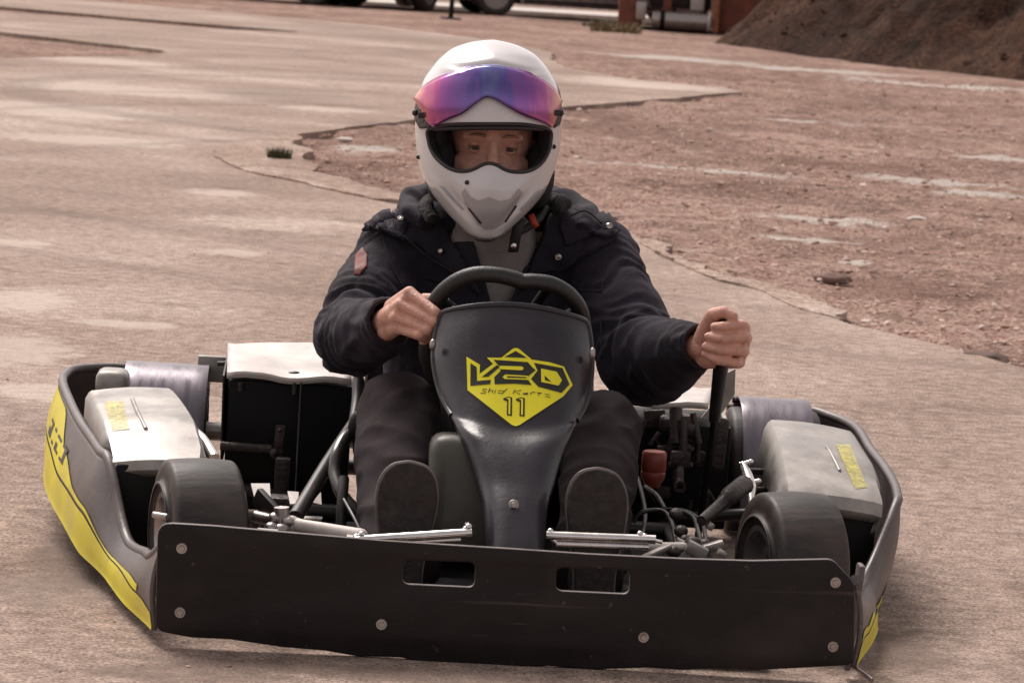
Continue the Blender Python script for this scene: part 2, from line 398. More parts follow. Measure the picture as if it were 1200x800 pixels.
def drape(name, poly, tree, off, thick, material, parent, seg=.006, holes=None, depth=None, smooth=True, pull=None):
    """a flat piece of cloth / vinyl laid on a surface: outline in photo measurements, pressed onto the surface below"""
    loops = [poly]+(holes or [])
    pts = [V((x, y, 0)) for l in loops for (x, y) in l]
    tris = tessellate_polygon([[V((x, y, 0)) for (x, y) in l] for l in loops])
    bm = bmesh.new(); vs = [bm.verts.new(p) for p in pts]
    for t in tris:
        try: bm.faces.new([vs[i] for i in t])
        except ValueError: pass
    L = seg*660
    for _ in range(7):
        es = [e for e in bm.edges if e.calc_length() > L]
        if not es: break
        bmesh.ops.subdivide_edges(bm, edges=es, cuts=1); bmesh.ops.triangulate(bm, faces=bm.faces)
    for v in bm.verts:
        d = (KROT @ pray(v.co.x, v.co.y)).normalized()
        h = tree.ray_cast(KO, d)
        if h[0] is None: v.co = KO + d*(depth or 5.5); v.tag = True; continue
        n = h[1] if h[1].dot(d) < 0 else -h[1]
        v.co = h[0] + n*off
    bad = [v for v in bm.verts if v.tag and depth is None]
    if bad: bmesh.ops.delete(bm, geom=bad, context='VERTS')
    for f in bm.faces:
        if f.normal.dot(V((0, -1, 0))) < 0: f.normal_flip()
    bmesh.ops.recalc_face_normals(bm, faces=bm.faces)
    if sum(f.normal.y*f.calc_area() for f in bm.faces) > 0: bmesh.ops.reverse_faces(bm, faces=bm.faces)
    me = bpy.data.meshes.new(name); bm.to_mesh(me); bm.free()
    o = mesh_obj(name, me, material, parent, smooth)
    if thick:
        solid(o, thick, -1); bake(o)
    return o
def stroke(pts, w):
    """outline polygon of a thick polyline"""
    L = []; Rr = []
    n = len(pts)
    for i in range(n):
        a = pts[max(i-1, 0)]; b = pts[min(i+1, n-1)]
        dx, dy = b[0]-a[0], b[1]-a[1]; l = math.hypot(dx, dy) or 1; nx, ny = -dy/l*w/2, dx/l*w/2
        L.append((pts[i][0]+nx, pts[i][1]+ny)); Rr.append((pts[i][0]-nx, pts[i][1]-ny))
    return L+Rr[::-1]
def bolt(parent, c, d, r=.008, m='worn_steel'):
    bm = bmesh.new(); c = V(c); d = V(d).normalized()
    cyl(bm, c, c+d*.0025, r, r*.94, n=20); cyl(bm, c+d*.0025, c+d*.005, r*.62, r*.5, n=16)
    x, y = frame_dir(d)
    return obj('bolt', bm, m, parent)

# ================================================================== GO-KART
CX = .012                                     # lateral middle of the kart in kart space
kart = empty('go_kart', 'grey and black racing kart with yellow stickers and number 11 on its nose fairing', 'go-kart', KM)

# ---- front bumper sheet
def p2(u, v): q = kt(u, v, 0); return (q.x, q.z)
outl = [(*p2(185, 611), .022), p2(250, 615), p2(340, 623), p2(445, 632), p2(520, 637), p2(600, 642), p2(690, 648), p2(800, 653.5), p2(880, 656), (*p2(975, 654), .01), (*p2(1001, 682), .012),
        p2(1001, 720), (*p2(1000, 778), .014), p2(925, 782), p2(880, 784), p2(845, 781), p2(800, 784), p2(760, 781), p2(700, 783), p2(640, 779), p2(590, 781), p2(545, 776), p2(500, 777), p2(470, 769), p2(420, 768), p2(380, 761), p2(330, 757), p2(270, 748), p2(225, 746), (*p2(182, 738), .016)]
outl = rounded(outl, .004, 4)
def slot(u0, v0, u1, v1, u2, v2, u3, v3): return rounded([(*p2(u0, v0), .011), (*p2(u1, v1), .011), (*p2(u2, v2), .011), (*p2(u3, v3), .011)], .008, 6)
s1 = slot(472, 655, 557, 658, 556, 687, 471, 683); s2 = slot(652, 664, 738, 667, 737, 695, 651, 691)
def bow(x, z, d):                             # the sheet bows a little and its ends curl back
    t = (x-CX)/.53
    return V((x, d, z))
panel = plate('front_bumper', [outl, s1, s2], .013, bow, 'panel_plastic', kart, .003)
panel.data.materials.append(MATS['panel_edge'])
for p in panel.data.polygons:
    if abs(p.normal.y) < .5: p.material_index = 1  # pale cut-edge colour, also painting in the light along the rims
for u, v in [(213, 642), (211, 717), (447, 731), (754, 746), (979, 682), (976, 757)]:
    q = kt(u, v, -.006); bolt(panel, (q.x, bow(q.x, 0, -.0065).y, q.z), (0, -1, 0), .0085)
# brackets behind the slots and bumper
bm = bmesh.new()
for x in (-.36, .385): tube(bm, [(x, .01, .10), (x, .13, .10), (x, .26, .07)], .011, sm=4)
tube(bm, [(-.44, .022, .105), (0, .022, .10), (.46, .022, .105)], .010, sm=4)
obj('bumper_bracket', bm, 'frame_paint', kart)

# ---- wrap-around side body
HULL = [(0.008, -.514, .158, -.522, .022), (.06, -.524, .136, -.534, .02), (.12, -.538, .114, -.552, .02), (.20, -.550, .104, -.577, .021), (.30, -.571, .091, -.602, .024), (.36, -.588, .094, -.618, .028),
        (.42, -.606, .128, -.636, .031), (.50, -.632, .197, -.667, .038), (.56, -.650, .203, -.684, .045), (.68, -.673, .205, -.711, .054), (.85, -.707, .209, -.746, .060), (1.02, -.739, .220, -.772, .065), (1.18, -.764, .229, -.785, .07),
        (1.27, -.766, .232, -.78, .07), (1.34, -.752, .234, -.762, .07), (1.385, -.69, .236, -.70, .07), (1.40, -.62, .233, -.625, .07), (1.405, -.50, .230, -.50, .07)]
_RX = [(.42, .640), (.50, .680), (.56, .692), (.68, .706), (.85, .716), (1.02, .718), (1.18, .722), (1.27, .714), (1.34, .69), (1.385, .665), (1.40, .63), (1.405, .5)]
HULLR = []
for r in HULL:
    x = -r[1]+2*CX
    for y, xx in _RX:
        if abs(y-r[0]) < .001: x = xx
    tk_ = max(0, min(1, (r[0]-.30)/.22)); HULLR.append((r[0], 2*CX-x, r[2]-(.006 if r[0] > .95 else 0), 2*CX-x+(r[3]-r[1])*(1-tk_)+.022*tk_, r[4]))
def hull_side(sgn):
    src = HULL if sgn < 0 else HULLR
    T = spline([V((r[1], r[0], r[2])) for r in src], 6); B = spline([V((r[3], r[0], r[4])) for r in src], 6)
    def P(i, t, off=0.):
        a = T[i]; b = B[i]
        p = a.lerp(b, t)
        j0, j1 = max(i-1, 0), min(i+1, len(T)-1)
        tg = (T[j1]-T[j0]).lerp(B[j1]-B[j0], t).normalized(); n = tg.cross(a-b).normalized()
        if n.x > 0 and p.y < 1.2: n = -n
        if p.y >= 1.2 and n.dot(V((p.x, p.y-1.0, 0))) < 0: n = -n
        bulge = .010*math.sin(math.pi*min(1, t*1.05))
        p = p + n*(bulge+off)
        return V((p.x if sgn < 0 else 2*CX-p.x, p.y, p.z))
    n = len(T)
    bm = bmesh.new(); NT = 12
    grid(bm, [[P(i, t/NT) for t in range(NT+1)] for i in range(n)])
    o = obj('side_body', bm, 'hull_plastic', kart, sharp=0)
    solid(o, .008, 0 if sgn < 0 else 0); bake(o)
    for p in o.data.polygons: p.use_smooth = True
    bm = bmesh.new(); tube(bm, [P(i, 0) for i in range(0, n, 2)]+[P(n-1, 0)], .0085, n=10, sm=3)
    obj('body_rim', bm, 'hull_plastic', o)
    # two yellow vinyl bands on the outside
    def band(fa, fb, y0, y1):
        bm = bmesh.new()
        idx = [i for i in range(n) if y0 <= T[i].y <= y1]
        rows = []
        for i in idx:
            a, b = fa(T[i].y), fb(T[i].y)
            rows.append([P(i, a+(b-a)*k/8, .0058) for k in range(9)])
        grid(bm, rows); return obj('yellow_sticker', bm, 'yellow_sticker', o, sharp=0)
    L = lambda pts: (lambda y: next((a[1]+(b[1]-a[1])*(lambda q: q*q*(3-2*q))((y-a[0])/(b[0]-a[0])) for a, b in zip(pts, pts[1:]) if a[0] <= y <= b[0]), pts[-1][1]))
    lowtop = L([(0, .80), (.12, .62), (.3, .52), (.5, .62), (.8, .64), (1.0, .56), (1.3, .55)])
    band(lowtop if sgn < 0 else L([(0, .78), (.1, .66), (.3, .62), (.45, .85), (1.3, .97)]), lambda y: .995, .0, 1.22 if sgn < 0 else .60)
    uppertop = L([(0, .56), (.18, .44), (.32, .44), (.46, .55), (.62, .54), (.82, .34), (1.0, .06), (1.3, .05)])
    if sgn < 0: band(uppertop, lambda y: lowtop(y)-.035, .10, 1.20)
    else: band(L([(0, .60), (.1, .52), (.3, .50), (1.3, .9)]), lambda y: L([(0, .75), (.1, .63), (.3, .59), (1.3, .9)])(y), .02, .26)
    # dark lettering worn into the vinyl
    bm = bmesh.new()
    def lets(y0, ta, tb, k, dy):
        for j in range(k):
            yy = y0+j*dy
            for (a, b, c, d) in [((0), .0, .25, 1.0), (0, .0, 1, .18), (0, .82, 1, 1), (.72, .5, 1, 1)][: 3+(j % 2)]:
                q = [(a, b), (c, b), (c, d), (a, d)]
                f = []
                for (s, t) in q:
                    y = yy+s*dy*.68; i = min(range(n), key=lambda m: abs(T[m].y-y))
                    w = ta+(tb-ta)*t
                    f.append(bm.verts.new(P(i, w, .0066)))
                try: bm.faces.new(f)
                except ValueError: pass
    if sgn < 0:
        lets(.80, .30, .48, 4, .075); obj('sticker_lettering', bm, 'decal_dark', o, sharp=0)
    return o
hl = hull_side(-1); hr = hull_side(1)
# end tabs where the body meets the bumper
bm = bmesh.new()
box(bm, (.543, .024, .098), (.010, .034, .165), Matrix.Rotation(R(4), 3, 'Y'), .004)
obj('end_plate', bm, 'hull_plastic', kart)
bm = bmesh.new(); cyl(bm, (-.533, .02, .197), (-.512, .006, .197), .005); obj('bolt', bm, 'worn_steel', hl)
bm = bmesh.new(); cyl(bm, (.545, .03, .022), (.572, -.02, .010), .0035); obj('bolt', bm, 'worn_steel', hr)

# ---- side tanks
def side_tank(sgn):
    ctl = [(-.705, .850, .262), (-.555, .850, .270), (-.507, .74, .256), (-.484, .50, .214), (-.634, .50, .198)]
    bm = bmesh.new()
    # top outline (kart left) -> skirt going down and slightly out
    def X(x): return x if sgn < 0 else 2*CX-x
    top = [V((X(x), y, z)) for x, y, z in ctl]
    front_lip = [V((X(-.482), .455, .196)), V((X(-.646), .455, .180))]
    cols = 14; rows = 18; P = []
    for i in range(rows+1):
        t = i/rows
        y = .85+(.50-.85)*t
        xo = (-.690+.064*t) if sgn < 0 else (2*CX-.648-.002*t)
        xi = (-.555+.071*min(1, t/.9)**.8) if sgn < 0 else (2*CX-.511+.012*t)
        zc = .264-.020*t/.62 if t < .62 else .244-.040*(t-.62)/.38
        row = []
        for j in range(cols+1):
            s = j/cols
            x = xo+(xi-xo)*s
            z = zc+.012*s*(1-t*.3) + .004*math.sin(s*math.pi)
            row.append((x, y, z))
        P.append(row)
    # front rolled edge
    for dy, dz in ((-.012, -.006), (-.018, -.022), (-.012, -.034)):
        P.append([(x, y+dy, z+dz) for x, y, z in P[rows]])
    full = []
    for i, row in enumerate(P):
        t = min(1, i/rows)
        xo, yo, zo = row[0]; xi, yi, zi = row[-1]
        deep = .05+.05*max(0, 1-t*1.4) if i <= rows-2 else .026
        so = -.012 if i < rows-3 else .006; r = [(xo+so, yo, zo-deep), (xo+so*.8, yo, zo-.014), (xo+so*.35, yo, zo-.004)]+row+[(xi+.004, yi, zi-.004), (xi+.009, yi, zi-.014), (xi+.02, yi, zi-deep)]
        full.append([V((X(a), b, c)) for a, b, c in r])
    back = [V((p.x, p.y+.012, p.z-.012)) for p in full[0]]; back2 = [V((p.x, p.y+.014, p.z-.10)) for p in full[0]]
    grid(bm, [back2, back]+full)
    o = obj('side_pod', bm, 'tank_shell', kart, sharp=38)
    solid(o, .006, -1 if sgn < 0 else 1); bake(o)
    return o
pod_l = side_tank(-1); pod_r = side_tank(1)
tl, tr = bvh_of(pod_l), bvh_of(pod_r)
drape('yellow_sticker', [(122, 471), (144, 470), (152, 503), (131, 505)], tl, .0012, 0, 'faded_sticker', pod_l)
drape('yellow_sticker', [(979, 521), (996, 521), (1016, 571), (1002, 573)], tr, .0012, 0, 'faded_sticker', pod_r)
bm = bmesh.new(); h = [tl.ray_cast(KO, (KROT @ pray(u, v)).normalized())[0] for u, v in [(155, 468), (162, 485), (171, 503)]]
if all(h): tube(bm, [p+V((0, 0, .001)) for p in h], .0035, sm=4)
obj('weld_ridge', bm, 'tank_shell', pod_l)
bm = bmesh.new(); h = [tr.ray_cast(KO, (KROT @ pray(u, v)).normalized())[0] for u, v in [(969, 524), (976, 536), (984, 552)]]
if all(h): tube(bm, [p+V((0, 0, .001)) for p in h], .003, sm=4)
obj('weld_ridge', bm, 'tank_shell', pod_r)

bm = bmesh.new(); box(bm, (-.580, .72, .115), (.165, .46, .165), Matrix.Rotation(R(10), 3, 'Z'), .01); obj('pod_liner', bm, 'box_black', pod_l)
bm = bmesh.new(); box(bm, (.588, .72, .118), (.135, .46, .150), Matrix.Rotation(R(-2), 3, 'Z'), .01); obj('pod_liner', bm, 'box_black', pod_r)
# ---- wheels
def tyre_prof(w, r, rr):
    h = w/2; sh = .03
    o = []
    for k in range(9):
        a = math.pi/2*k/8; o.append((-h*1.0+.006*(1-math.sin(a)) + (sh*.55)*(1-math.cos(a)), r-sh+sh*math.sin(a)))
    top = [( -h*.35, r+.002), (0, r+.003), (h*.35, r+.002)]
    left = [(-h*.78, rr), (-h*.96, rr+.006), (-h*1.03, rr+.022), (-h*1.04, r-sh-.012)]
    half = left+o
    return half+top+[(-a, b) for a, b in half[::-1]]
def wheel(name, c, yaw, w, r, rr, camber=0):
    e = bpy.data.objects.new(name, None); COL.objects.link(e); e.parent = kart
    e.location = c; e.rotation_euler = (0, camber, yaw); e.empty_display_size = .05
    bm = bmesh.new(); lathe(bm, tyre_prof(w, r, rr), n=72, close=True)
    t = obj('tyre', bm, 'rubber', e, sharp=0)
    bm = bmesh.new(); h = w/2
    lathe(bm, [(-h*.93, rr-.004), (-h*.93, rr+.006), (-h*.80, rr+.006), (-h*.74, rr-.010), (-h*.2, rr-.02), (h*.2, rr-.02), (h*.74, rr-.010), (h*.80, rr+.006), (h*.93, rr+.006), (h*.93, rr-.004), (h*.72, rr-.016), (h*.2, rr-.028), (-h*.2, rr-.028), (-h*.72, rr-.016)], n=56, close=True)
    obj('rim', bm, 'rim_metal', e, sharp=30)
    bm = bmesh.new(); lathe(bm, [(-h*.55, .022), (-h*.5, .028), (h*.5, .028), (h*.55, .022)], n=28)
    for k in range(3):
        a = 2*math.pi*k/3
        box(bm, (0, math.cos(a)*(rr-.02)/2, math.sin(a)*(rr-.02)/2), (.02, rr-.02, .032), Matrix.Rotation(a, 3, 'X'), .004)
    obj('hub', bm, 'cast_metal', e)
    return e
wheel('front_wheel', (-.474, .30, .120), R(13), .128, .119, .062)
wheel('front_wheel', (.482, .30, .120), R(13), .128, .119, .062)
wheel('rear_wheel', (CX-.588, 1.30, .122), 0, .15, .118, .062)
wheel('rear_wheel', (CX+.562, 1.30, .122), 0, .185, .118, .062)
# sheet guards bent over the rear tyres
for xa, xb in ((-.656, -.500), (.505, .640)):
    P = []
    for k in range(40):
        a = R(-118+k*180/39)                      # angle from straight up, negative = to the front
        r = .134
        y = 1.30+r*math.sin(a); z = .125+r*math.cos(a)
        if a < R(-75): q = -(a+R(75)); y = 1.30-r*math.sin(R(75))-.012*q; z = .125+r*math.cos(R(75))-q*.16
        P.append([V((xa+(xb-xa)*j/6, y+.0004*math.sin(j*2+k*.3), z+(.003 if j in (0, 6) else 0)*0)) for j in range(7)])
    bm = bmesh.new(); grid(bm, P); o = obj('tyre_guard', bm, 'guard_sheet', kart, sharp=0); solid(o, .004, 0, .001); bake(o)
    bm = bmesh.new(); cyl(bm, (xa-.004, 1.36, .246), (xb+.004, 1.36, .246), .006); obj('guard_rod', bm, 'frame_paint', o)
# axle, bearings, frame rails
bm = bmesh.new(); cyl(bm, (-.60, 1.30, .137), (.62, 1.30, .137), .018); obj('rear_axle', bm, 'worn_steel', kart)
bm = bmesh.new()
for s in (-1, 1):
    tube(bm, [(CX+s*.22, .03, .07), (CX+s*.23, .12, .06), (CX+s*.28, .30, .055), (CX+s*.33, .55, .055), (CX+s*.34, .9, .06), (CX+s*.33, 1.34, .07)], .015, sm=5)
    tube(bm, [(CX+s*.28, .30, .075), (CX+s*.39, .30, .10)], .015, sm=0)
    tube(bm, [(CX+s*.34, .46, .07), (CX+s*.50, .5, .10), (CX+s*.60, .62, .11), (CX+s*.62, .85, .12), (CX+s*.50, .98, .09), (CX+s*.34, 1.0, .07)], .011, sm=5)
tube(bm, [(CX-.28, .30, .06), (CX+.28, .30, .06)], .015, sm=0); tube(bm, [(CX-.34, .92, .06), (CX+.34, .92, .06)], .015, sm=0)
tube(bm, [(CX-.33, 1.32, .08), (CX+.33, 1.32, .08)], .015, sm=0)
obj('chassis_frame', bm, 'frame_paint', kart)
bm = bmesh.new(); box(bm, (.055, .54, .030), (.73, .98, .004), None, .001); obj('floor_tray', bm, 'box_black', kart)
# diagonal tube and upright beside the seat (photo left)
bm = bmesh.new()
tube(bm, [kt(346, 606, .42), kt(383, 545, .62), kt(415, 497, .80)], .0125, sm=4)
tube(bm, [kt(415, 497, .80), kt(419, 470, .86), kt(420, 445, .90)], .011, sm=4)
tube(bm, [kt(398, 640, .45), kt(401, 590, .47), kt(403, 560, .5)], .009, sm=4)
obj('seat_stay', bm, 'frame_paint', kart)
# pale steering rods
def rod(name, a, b, ra, rb, m='pale_paint'):
    bm = bmesh.new(); cyl(bm, a, b, ra, rb, 20)
    for p in (a, b): ball(bm, p, max(ra, rb)*1.05, 2)
    return obj(name, bm, m, kart)
rod('tie_rod', kt(342, 613, .26), kt(422, 628, .20), .0095, .0125)
rod('tie_rod', kt(742, 640, .24), kt(800, 640, .27), .007, .007)
# kingpin hardware, photo left
bm = bmesh.new()
for (u, v, y, r) in [(323, 607, .26, .013), (330, 598, .27, .010), (337, 611, .25, .011), (318, 618, .24, .012), (349, 612, .26, .010), (330, 620, .24, .013)]: ball(bm, kt(u, v, y), r, 2, (1, 1, .8))
cyl(bm, kt(331, 622, .26), kt(330, 594, .26), .012); cyl(bm, kt(300, 605, .30), kt(332, 612, .26), .010)
obj('kingpin', bm, 'worn_steel', kart)
bm = bmesh.new(); a, b = kt(301, 580, .32), kt(330, 612, .27)
box(bm, (a+b)/2, (.012, (a-b).length, .030), (b-a).to_track_quat('Y', 'Z').to_matrix(), .003); obj('steering_arm', bm, 'frame_paint', kart)
bm = bmesh.new();  # rear pale plates stand in for bright ground showing through; the rest are brackets
for pts in ([kt(294, 566, .66), kt(316, 566, .66), kt(318, 594, .60), kt(301, 594, .60)], [kt(337, 575, .66), kt(350, 576, .66), kt(349, 590, .62), kt(340, 590, .62)], [kt(366, 588, .66), kt(376, 576, .70), kt(377, 591, .66)], [kt(352, 604, .5), kt(378, 605, .5), kt(377, 608, .48), kt(353, 607, .48)], [kt(302, 618, .2), kt(326, 620, .2), kt(322, 626, .17), kt(302, 624, .17)], [kt(408, 620, .22), kt(420, 618, .22), kt(424, 630, .18), kt(406, 630, .18)]):
    lo = [bm.verts.new(p) for p in pts]; hi = [bm.verts.new(p+V((0, .004, -.004))) for p in pts]; m = len(pts)
    bm.faces.new(lo); bm.faces.new(hi[::-1])
    for i in range(m): bm.faces.new((lo[i], hi[i], hi[(i+1) % m], lo[(i+1) % m]))
obj('alloy_and_gap_plate', bm, 'pale_paint', kart, False)
# pedals
def pedal(pts, yb):
    bm = bmesh.new(); 
    for (u0, v0, u1, v1, r) in pts: cyl(bm, kt(u0, v0, yb), kt(u1, v1, yb), r, r, 16)
    return bm
bm = pedal([(416, 633, 553, 624, .0078), (430, 637, 540, 632, .004)], .11)
for u, v in ((549, 617), (546, 620), (418, 629), (424, 626)): ball(bm, kt(u, v, .112), .006, 2)
cyl(bm, kt(549, 624, .11), kt(547, 612, .115), .004)
obj('pedal_bar', bm, 'chrome', kart)
bm = pedal([(640, 627, 768, 632, .0072), (652, 637, 760, 641, .0055), (641, 627, 654, 637, .004)], .11)
for u, v in ((645, 622), (755, 628), (750, 625)): ball(bm, kt(u, v, .112), .005, 2)
cyl(bm, kt(762, 632, .11), kt(776, 635, .11), .003)
obj('pedal_bar', bm, 'chrome', kart)

# ---- nose fairing
FR = [(357.5, 521, 685, .470, 13, .030), (361, 517, 688, .468, 15, .034), (368, 514, 690, .460, 16, .042), (385, 510.5, 692, .442, 15, .050), (417, 508.5, 693, .412, 8, .056), (452, 513, 689.5, .380, 2, .060), (480, 520, 683, .352, -6, .060),
      (500, 528, 675, .330, -12, .054), (511, 533, 670.5, .312, -14, .046), (522, 539, 665, .288, -12, .042), (538, 548, 656.5, .262, -6, .038), (565, 560, 647.5, .225, 0, .034), (592, 568, 640, .186, 0, .030), (638, 573, 636, .128, 0, .026), (662, 573, 636, .105, 0, .026)]
rowsF = spline([V((r[0], r[1], r[2])) for r in FR], 6); rowsG = spline([V((r[3]*100, r[4], r[5]*100)) for r in FR], 6)
PF = []
for a, g in zip(rowsF, rowsG):
    row = []
    for j in range(-20, 21):
        s = j/20
        u = (a.y+a.z)/2+(a.z-a.y)/2*s; vv = a.x+s*(a.z-a.y)/2*math.tan(ROLL)*.95+g.y*s*s
        row.append(kt(u, vv, g.x/100+g.z/100*(abs(s)**4)+.006*s*s))
    l = row[0]+V((-.001, .035, -.004)); r = row[-1]+V((.001, .035, -.004))
    PF.append([l]+row+[r])
bm = bmesh.new(); grid(bm, PF)
fairing = obj('nose_fairing', bm, 'fairing_plastic', kart, sharp=0); solid(fairing, .006, 0); bake(fairing)
for p in fairing.data.polygons: p.use_smooth = True
tf = bvh_of(fairing)
bm = bmesh.new()
edge = [PF[i][1] for i in range(44, 4, -4)]+[PF[2][1]]+[PF[0][j] for j in range(3, 41, 4)]+[PF[2][-2]]+[PF[i][-2] for i in range(6, 46, 4)]
tube(bm, edge, .0058, n=10, sm=5); obj('fairing_lip', bm, 'fairing_plastic', fairing)
q = tf.ray_cast(KO, (KROT @ pray(602, 591)).normalized())[0]; bolt(fairing, q+V((0, -.002, 0)), (0, -1, .1), .0085)
for u, v in ((507, 404), (694, 414)):
    q = kt(u, v, .455); bm = bmesh.new(); ball(bm, q, .008, 2, (.7, 1, 1.3)); obj('clip', bm, 'worn_steel', fairing)
# badge
Z = lambda pts: [(540+x/7.621, 400+y/7.619) for x, y in pts]
OUT = [(52, 138), (172, 210), (168, 292), (288, 203), (232, 146), (362, 148), (466, 66), (490, 60), (516, 66), (634, 165), (790, 188), (918, 226), (996, 390), (912, 492), (524, 748), (490, 758), (456, 748), (62, 436)]
cx_, cy_ = 525, 400
halo = [(cx_+(x-cx_)*1.0+(10 if x > cx_ else -10), cy_+(y-cy_)+(10 if y > cy_ else -10)) for x, y in OUT]
drape('badge_backing', Z(halo), tf, .0006, 0, 'decal_dark', fairing)
drape('badge_yellow', Z(OUT), tf, .0011, 0, 'decal_yellow', fairing)
DK = [[(88, 196), (143, 232), (146, 356), (268, 345), (264, 384), (88, 400)], [(186, 322), (322, 212), (346, 233), (246, 318)], [(388, 143), (490, 88), (592, 150)],
      [(292, 166), (598, 188), (642, 238), (668, 260), (602, 312), (590, 330), (632, 392), (470, 380), (302, 386), (299, 322), (356, 264), (344, 226)],
      [(652, 194), (905, 240), (966, 386), (896, 462), (692, 408), (626, 338), (684, 262)]]
for p in DK: drape('badge_letter', Z(p), tf, .0016, 0, 'decal_dark', fairing)
YL = [[(350, 222), (545, 228), (562, 246), (545, 262), (352, 252), (343, 238)], [(372, 322), (396, 300), (600, 312), (592, 330), (600, 348), (392, 340)], [(714, 246), (852, 274), (898, 350), (868, 398), (716, 366)]]
for p in YL: drape('badge_yellow', Z(p), tf, .0021, 0, 'decal_yellow', fairing)
for p in ([(410, 314), (585, 322), (585, 334), (412, 328)], [(745, 308), (804, 366), (748, 350)]): drape('badge_letter', Z(p), tf, .0025, 0, 'decal_dark', fairing)
def one(dx, dy):
    drape('badge_number', Z([(x+dx, y+dy) for x, y in [(376, 512), (420, 495), (458, 503), (456, 668), (410, 662), (413, 536), (384, 528)]]), tf, .0016, 0, 'decal_dark', fairing)
    drape('badge_yellow', Z([(x+dx, y+dy) for x, y in [(402, 512), (424, 506), (442, 512), (440, 655), (424, 652), (426, 522)]]), tf, .0021, 0, 'decal_yellow', fairing)
one(0, 0); one(113, 6)
TXT = [[(236, 432), (198, 428), (196, 444), (226, 452), (216, 468), (176, 464)], [(262, 418), (244, 462)], [(254, 444), (290, 438), (278, 464)], [(310, 440), (300, 466)], [(316, 428), (313, 433)], [(384, 446), (340, 442), (330, 464), (374, 468)], [(412, 424), (372, 468)],
       [(484, 432), (466, 468)], [(540, 438), (480, 452), (528, 474)], [(562, 452), (604, 452), (594, 476), (552, 472), (558, 462), (598, 464)], [(628, 456), (618, 478)], [(624, 464), (648, 456), (664, 458)], [(676, 460), (722, 466)], [(706, 458), (690, 486)], [(750, 472), (800, 478), (748, 496), (796, 504)]]
for p in TXT: drape('badge_text', Z(stroke(p, 7)), tf, .0017, 0, 'decal_dark', fairing)

# ---- steering wheel, column
pth = [kt(500, 400, .560), kt(503, 372, .552), kt(513, 349, .54), kt(533, 331, .52), kt(556, 322, .508), kt(580, 322, .505), kt(600, 326, .505), kt(612, 330, .505), kt(624, 330, .505), kt(645, 333, .508), kt(665, 344, .52), kt(679, 362, .54), kt(684, 388, .555), kt(684, 420, .575), kt(672, 455, .60), kt(640, 482, .625), kt(596, 490, .635), kt(550, 480, .625), kt(516, 450, .60), kt(502, 424, .575)]
bm = bmesh.new(); tube(bm, pth, .0138, n=16, closed=True, sm=5, rs=None)
st = obj('steering_wheel', bm, 'grip_rubber', kart, sharp=0)
bm = bmesh.new(); hub = kt(595, 408, .60)
for q in (pth[2], pth[9], pth[11], pth[16]): 
    tube(bm, [hub, hub.lerp(q, .5)+V((0, .01, 0)), q], .009, sm=4)
lathe(bm, [(-.012, .04), (.012, .045)], Matrix.Translation(hub) @ Matrix.Rotation(R(90), 4, 'Z') @ Matrix.Rotation(R(25), 4, 'Y'), 28)
obj('spokes', bm, 'box_black', st)
bm = bmesh.new(); cyl(bm, hub, (CX, .22, .09), .011); obj('steering_column', bm, 'frame_paint', kart)
# fuel tank behind the fairing
bm = bmesh.new(); a = kt(535, 575, .34); box(bm, a+V((.03, .05, -.015)), (.15, .16, .20), Matrix.Rotation(R(-6), 3, 'X'), .03, 5)
obj('fuel_tank', bm, 'grey_tank', kart, sharp=0)

def worn_film(name, scale, lo, hi):
    m = MATS[name]; nt = m.node_tree; N = nt.nodes; L = nt.links; b = N['Principled BSDF']; tc = N.new('ShaderNodeTexCoord'); n = N.new('ShaderNodeTexNoise'); n.inputs['Scale'].default_value = scale; n.inputs['Detail'].default_value = 8; n.inputs['Roughness'].default_value = .75; L.new(tc.outputs['Object'], n.inputs['Vector'])
    r = N.new('ShaderNodeMapRange'); r.inputs['From Min'].default_value = lo; r.inputs['From Max'].default_value = hi; L.new(n.outputs['Fac'], r.inputs[0]); L.new(r.outputs[0], b.inputs['Alpha'])
worn_film('faded_sticker', 110, .20, .62); worn_film('yellow_sticker', 30, .22, .30)
scuffs('yellow_sticker', (.30, .24, .08)); scuffs('hull_plastic', (.22,.18,.165)); scuffs('tank_shell', (.20,.165,.14)); scuffs('rubber', (.085,.066,.058))

# ---- seat
bm = bmesh.new(); P = []
for i in range(25):                            # bucket: runs from the front lip under the thighs up the back
    t = i/24
    cyy = [(.60, .100), (.72, .065), (.88, .050), (1.0, .070), (1.10, .18), (1.17, .32), (1.20, .43)]
    k = min(int(t*6), 5); f = t*6-k; y = cyy[k][0]+(cyy[k+1][0]-cyy[k][0])*f; z = cyy[k][1]+(cyy[k+1][1]-cyy[k][1])*f
    w = .195+.02*math.sin(t*math.pi); d = .05+.17*math.sin(min(1, t*1.35)*math.pi)*1.0
    row = []
    for j in range(-12, 13):
        s = j/12; h = d*abs(s)**3.2
        row.append(V((CX-.01+w*math.sin(s*1.45)/math.sin(1.45), y-h*(.55 if t > .55 else .1), z+h*(.35 if t > .6 else .95))))
    P.append(row)
grid(bm, P); seat = obj('seat', bm, 'seat_shell', kart, sharp=0); solid(seat, .006, 0); bake(seat)
bm = bmesh.new()
tube(bm, [kt(419, 506, .62), kt(405, 512, .60), kt(395, 530, .56), kt(392, 553, .53), kt(400, 578, .49), kt(418, 598, .47), kt(440, 612, .47)], .0105, sm=6, n=14)
obj('seat_edge', bm, 'seat_shell', seat)
bm = bmesh.new(); ball(bm, kt(420, 500, .60), .022, 3, (.8, .8, 1.3)); ball(bm, kt(424, 520, .60), .02, 3, (.8, .8, 1.6)); obj('seat_padding', bm, 'box_black', seat)
bm = bmesh.new(); tube(bm, [kt(403, 585, .45), kt(418, 612, .36), kt(424, 628, .25)], .003, sm=4); obj('control_cable', bm, 'hose_rubber', kart)

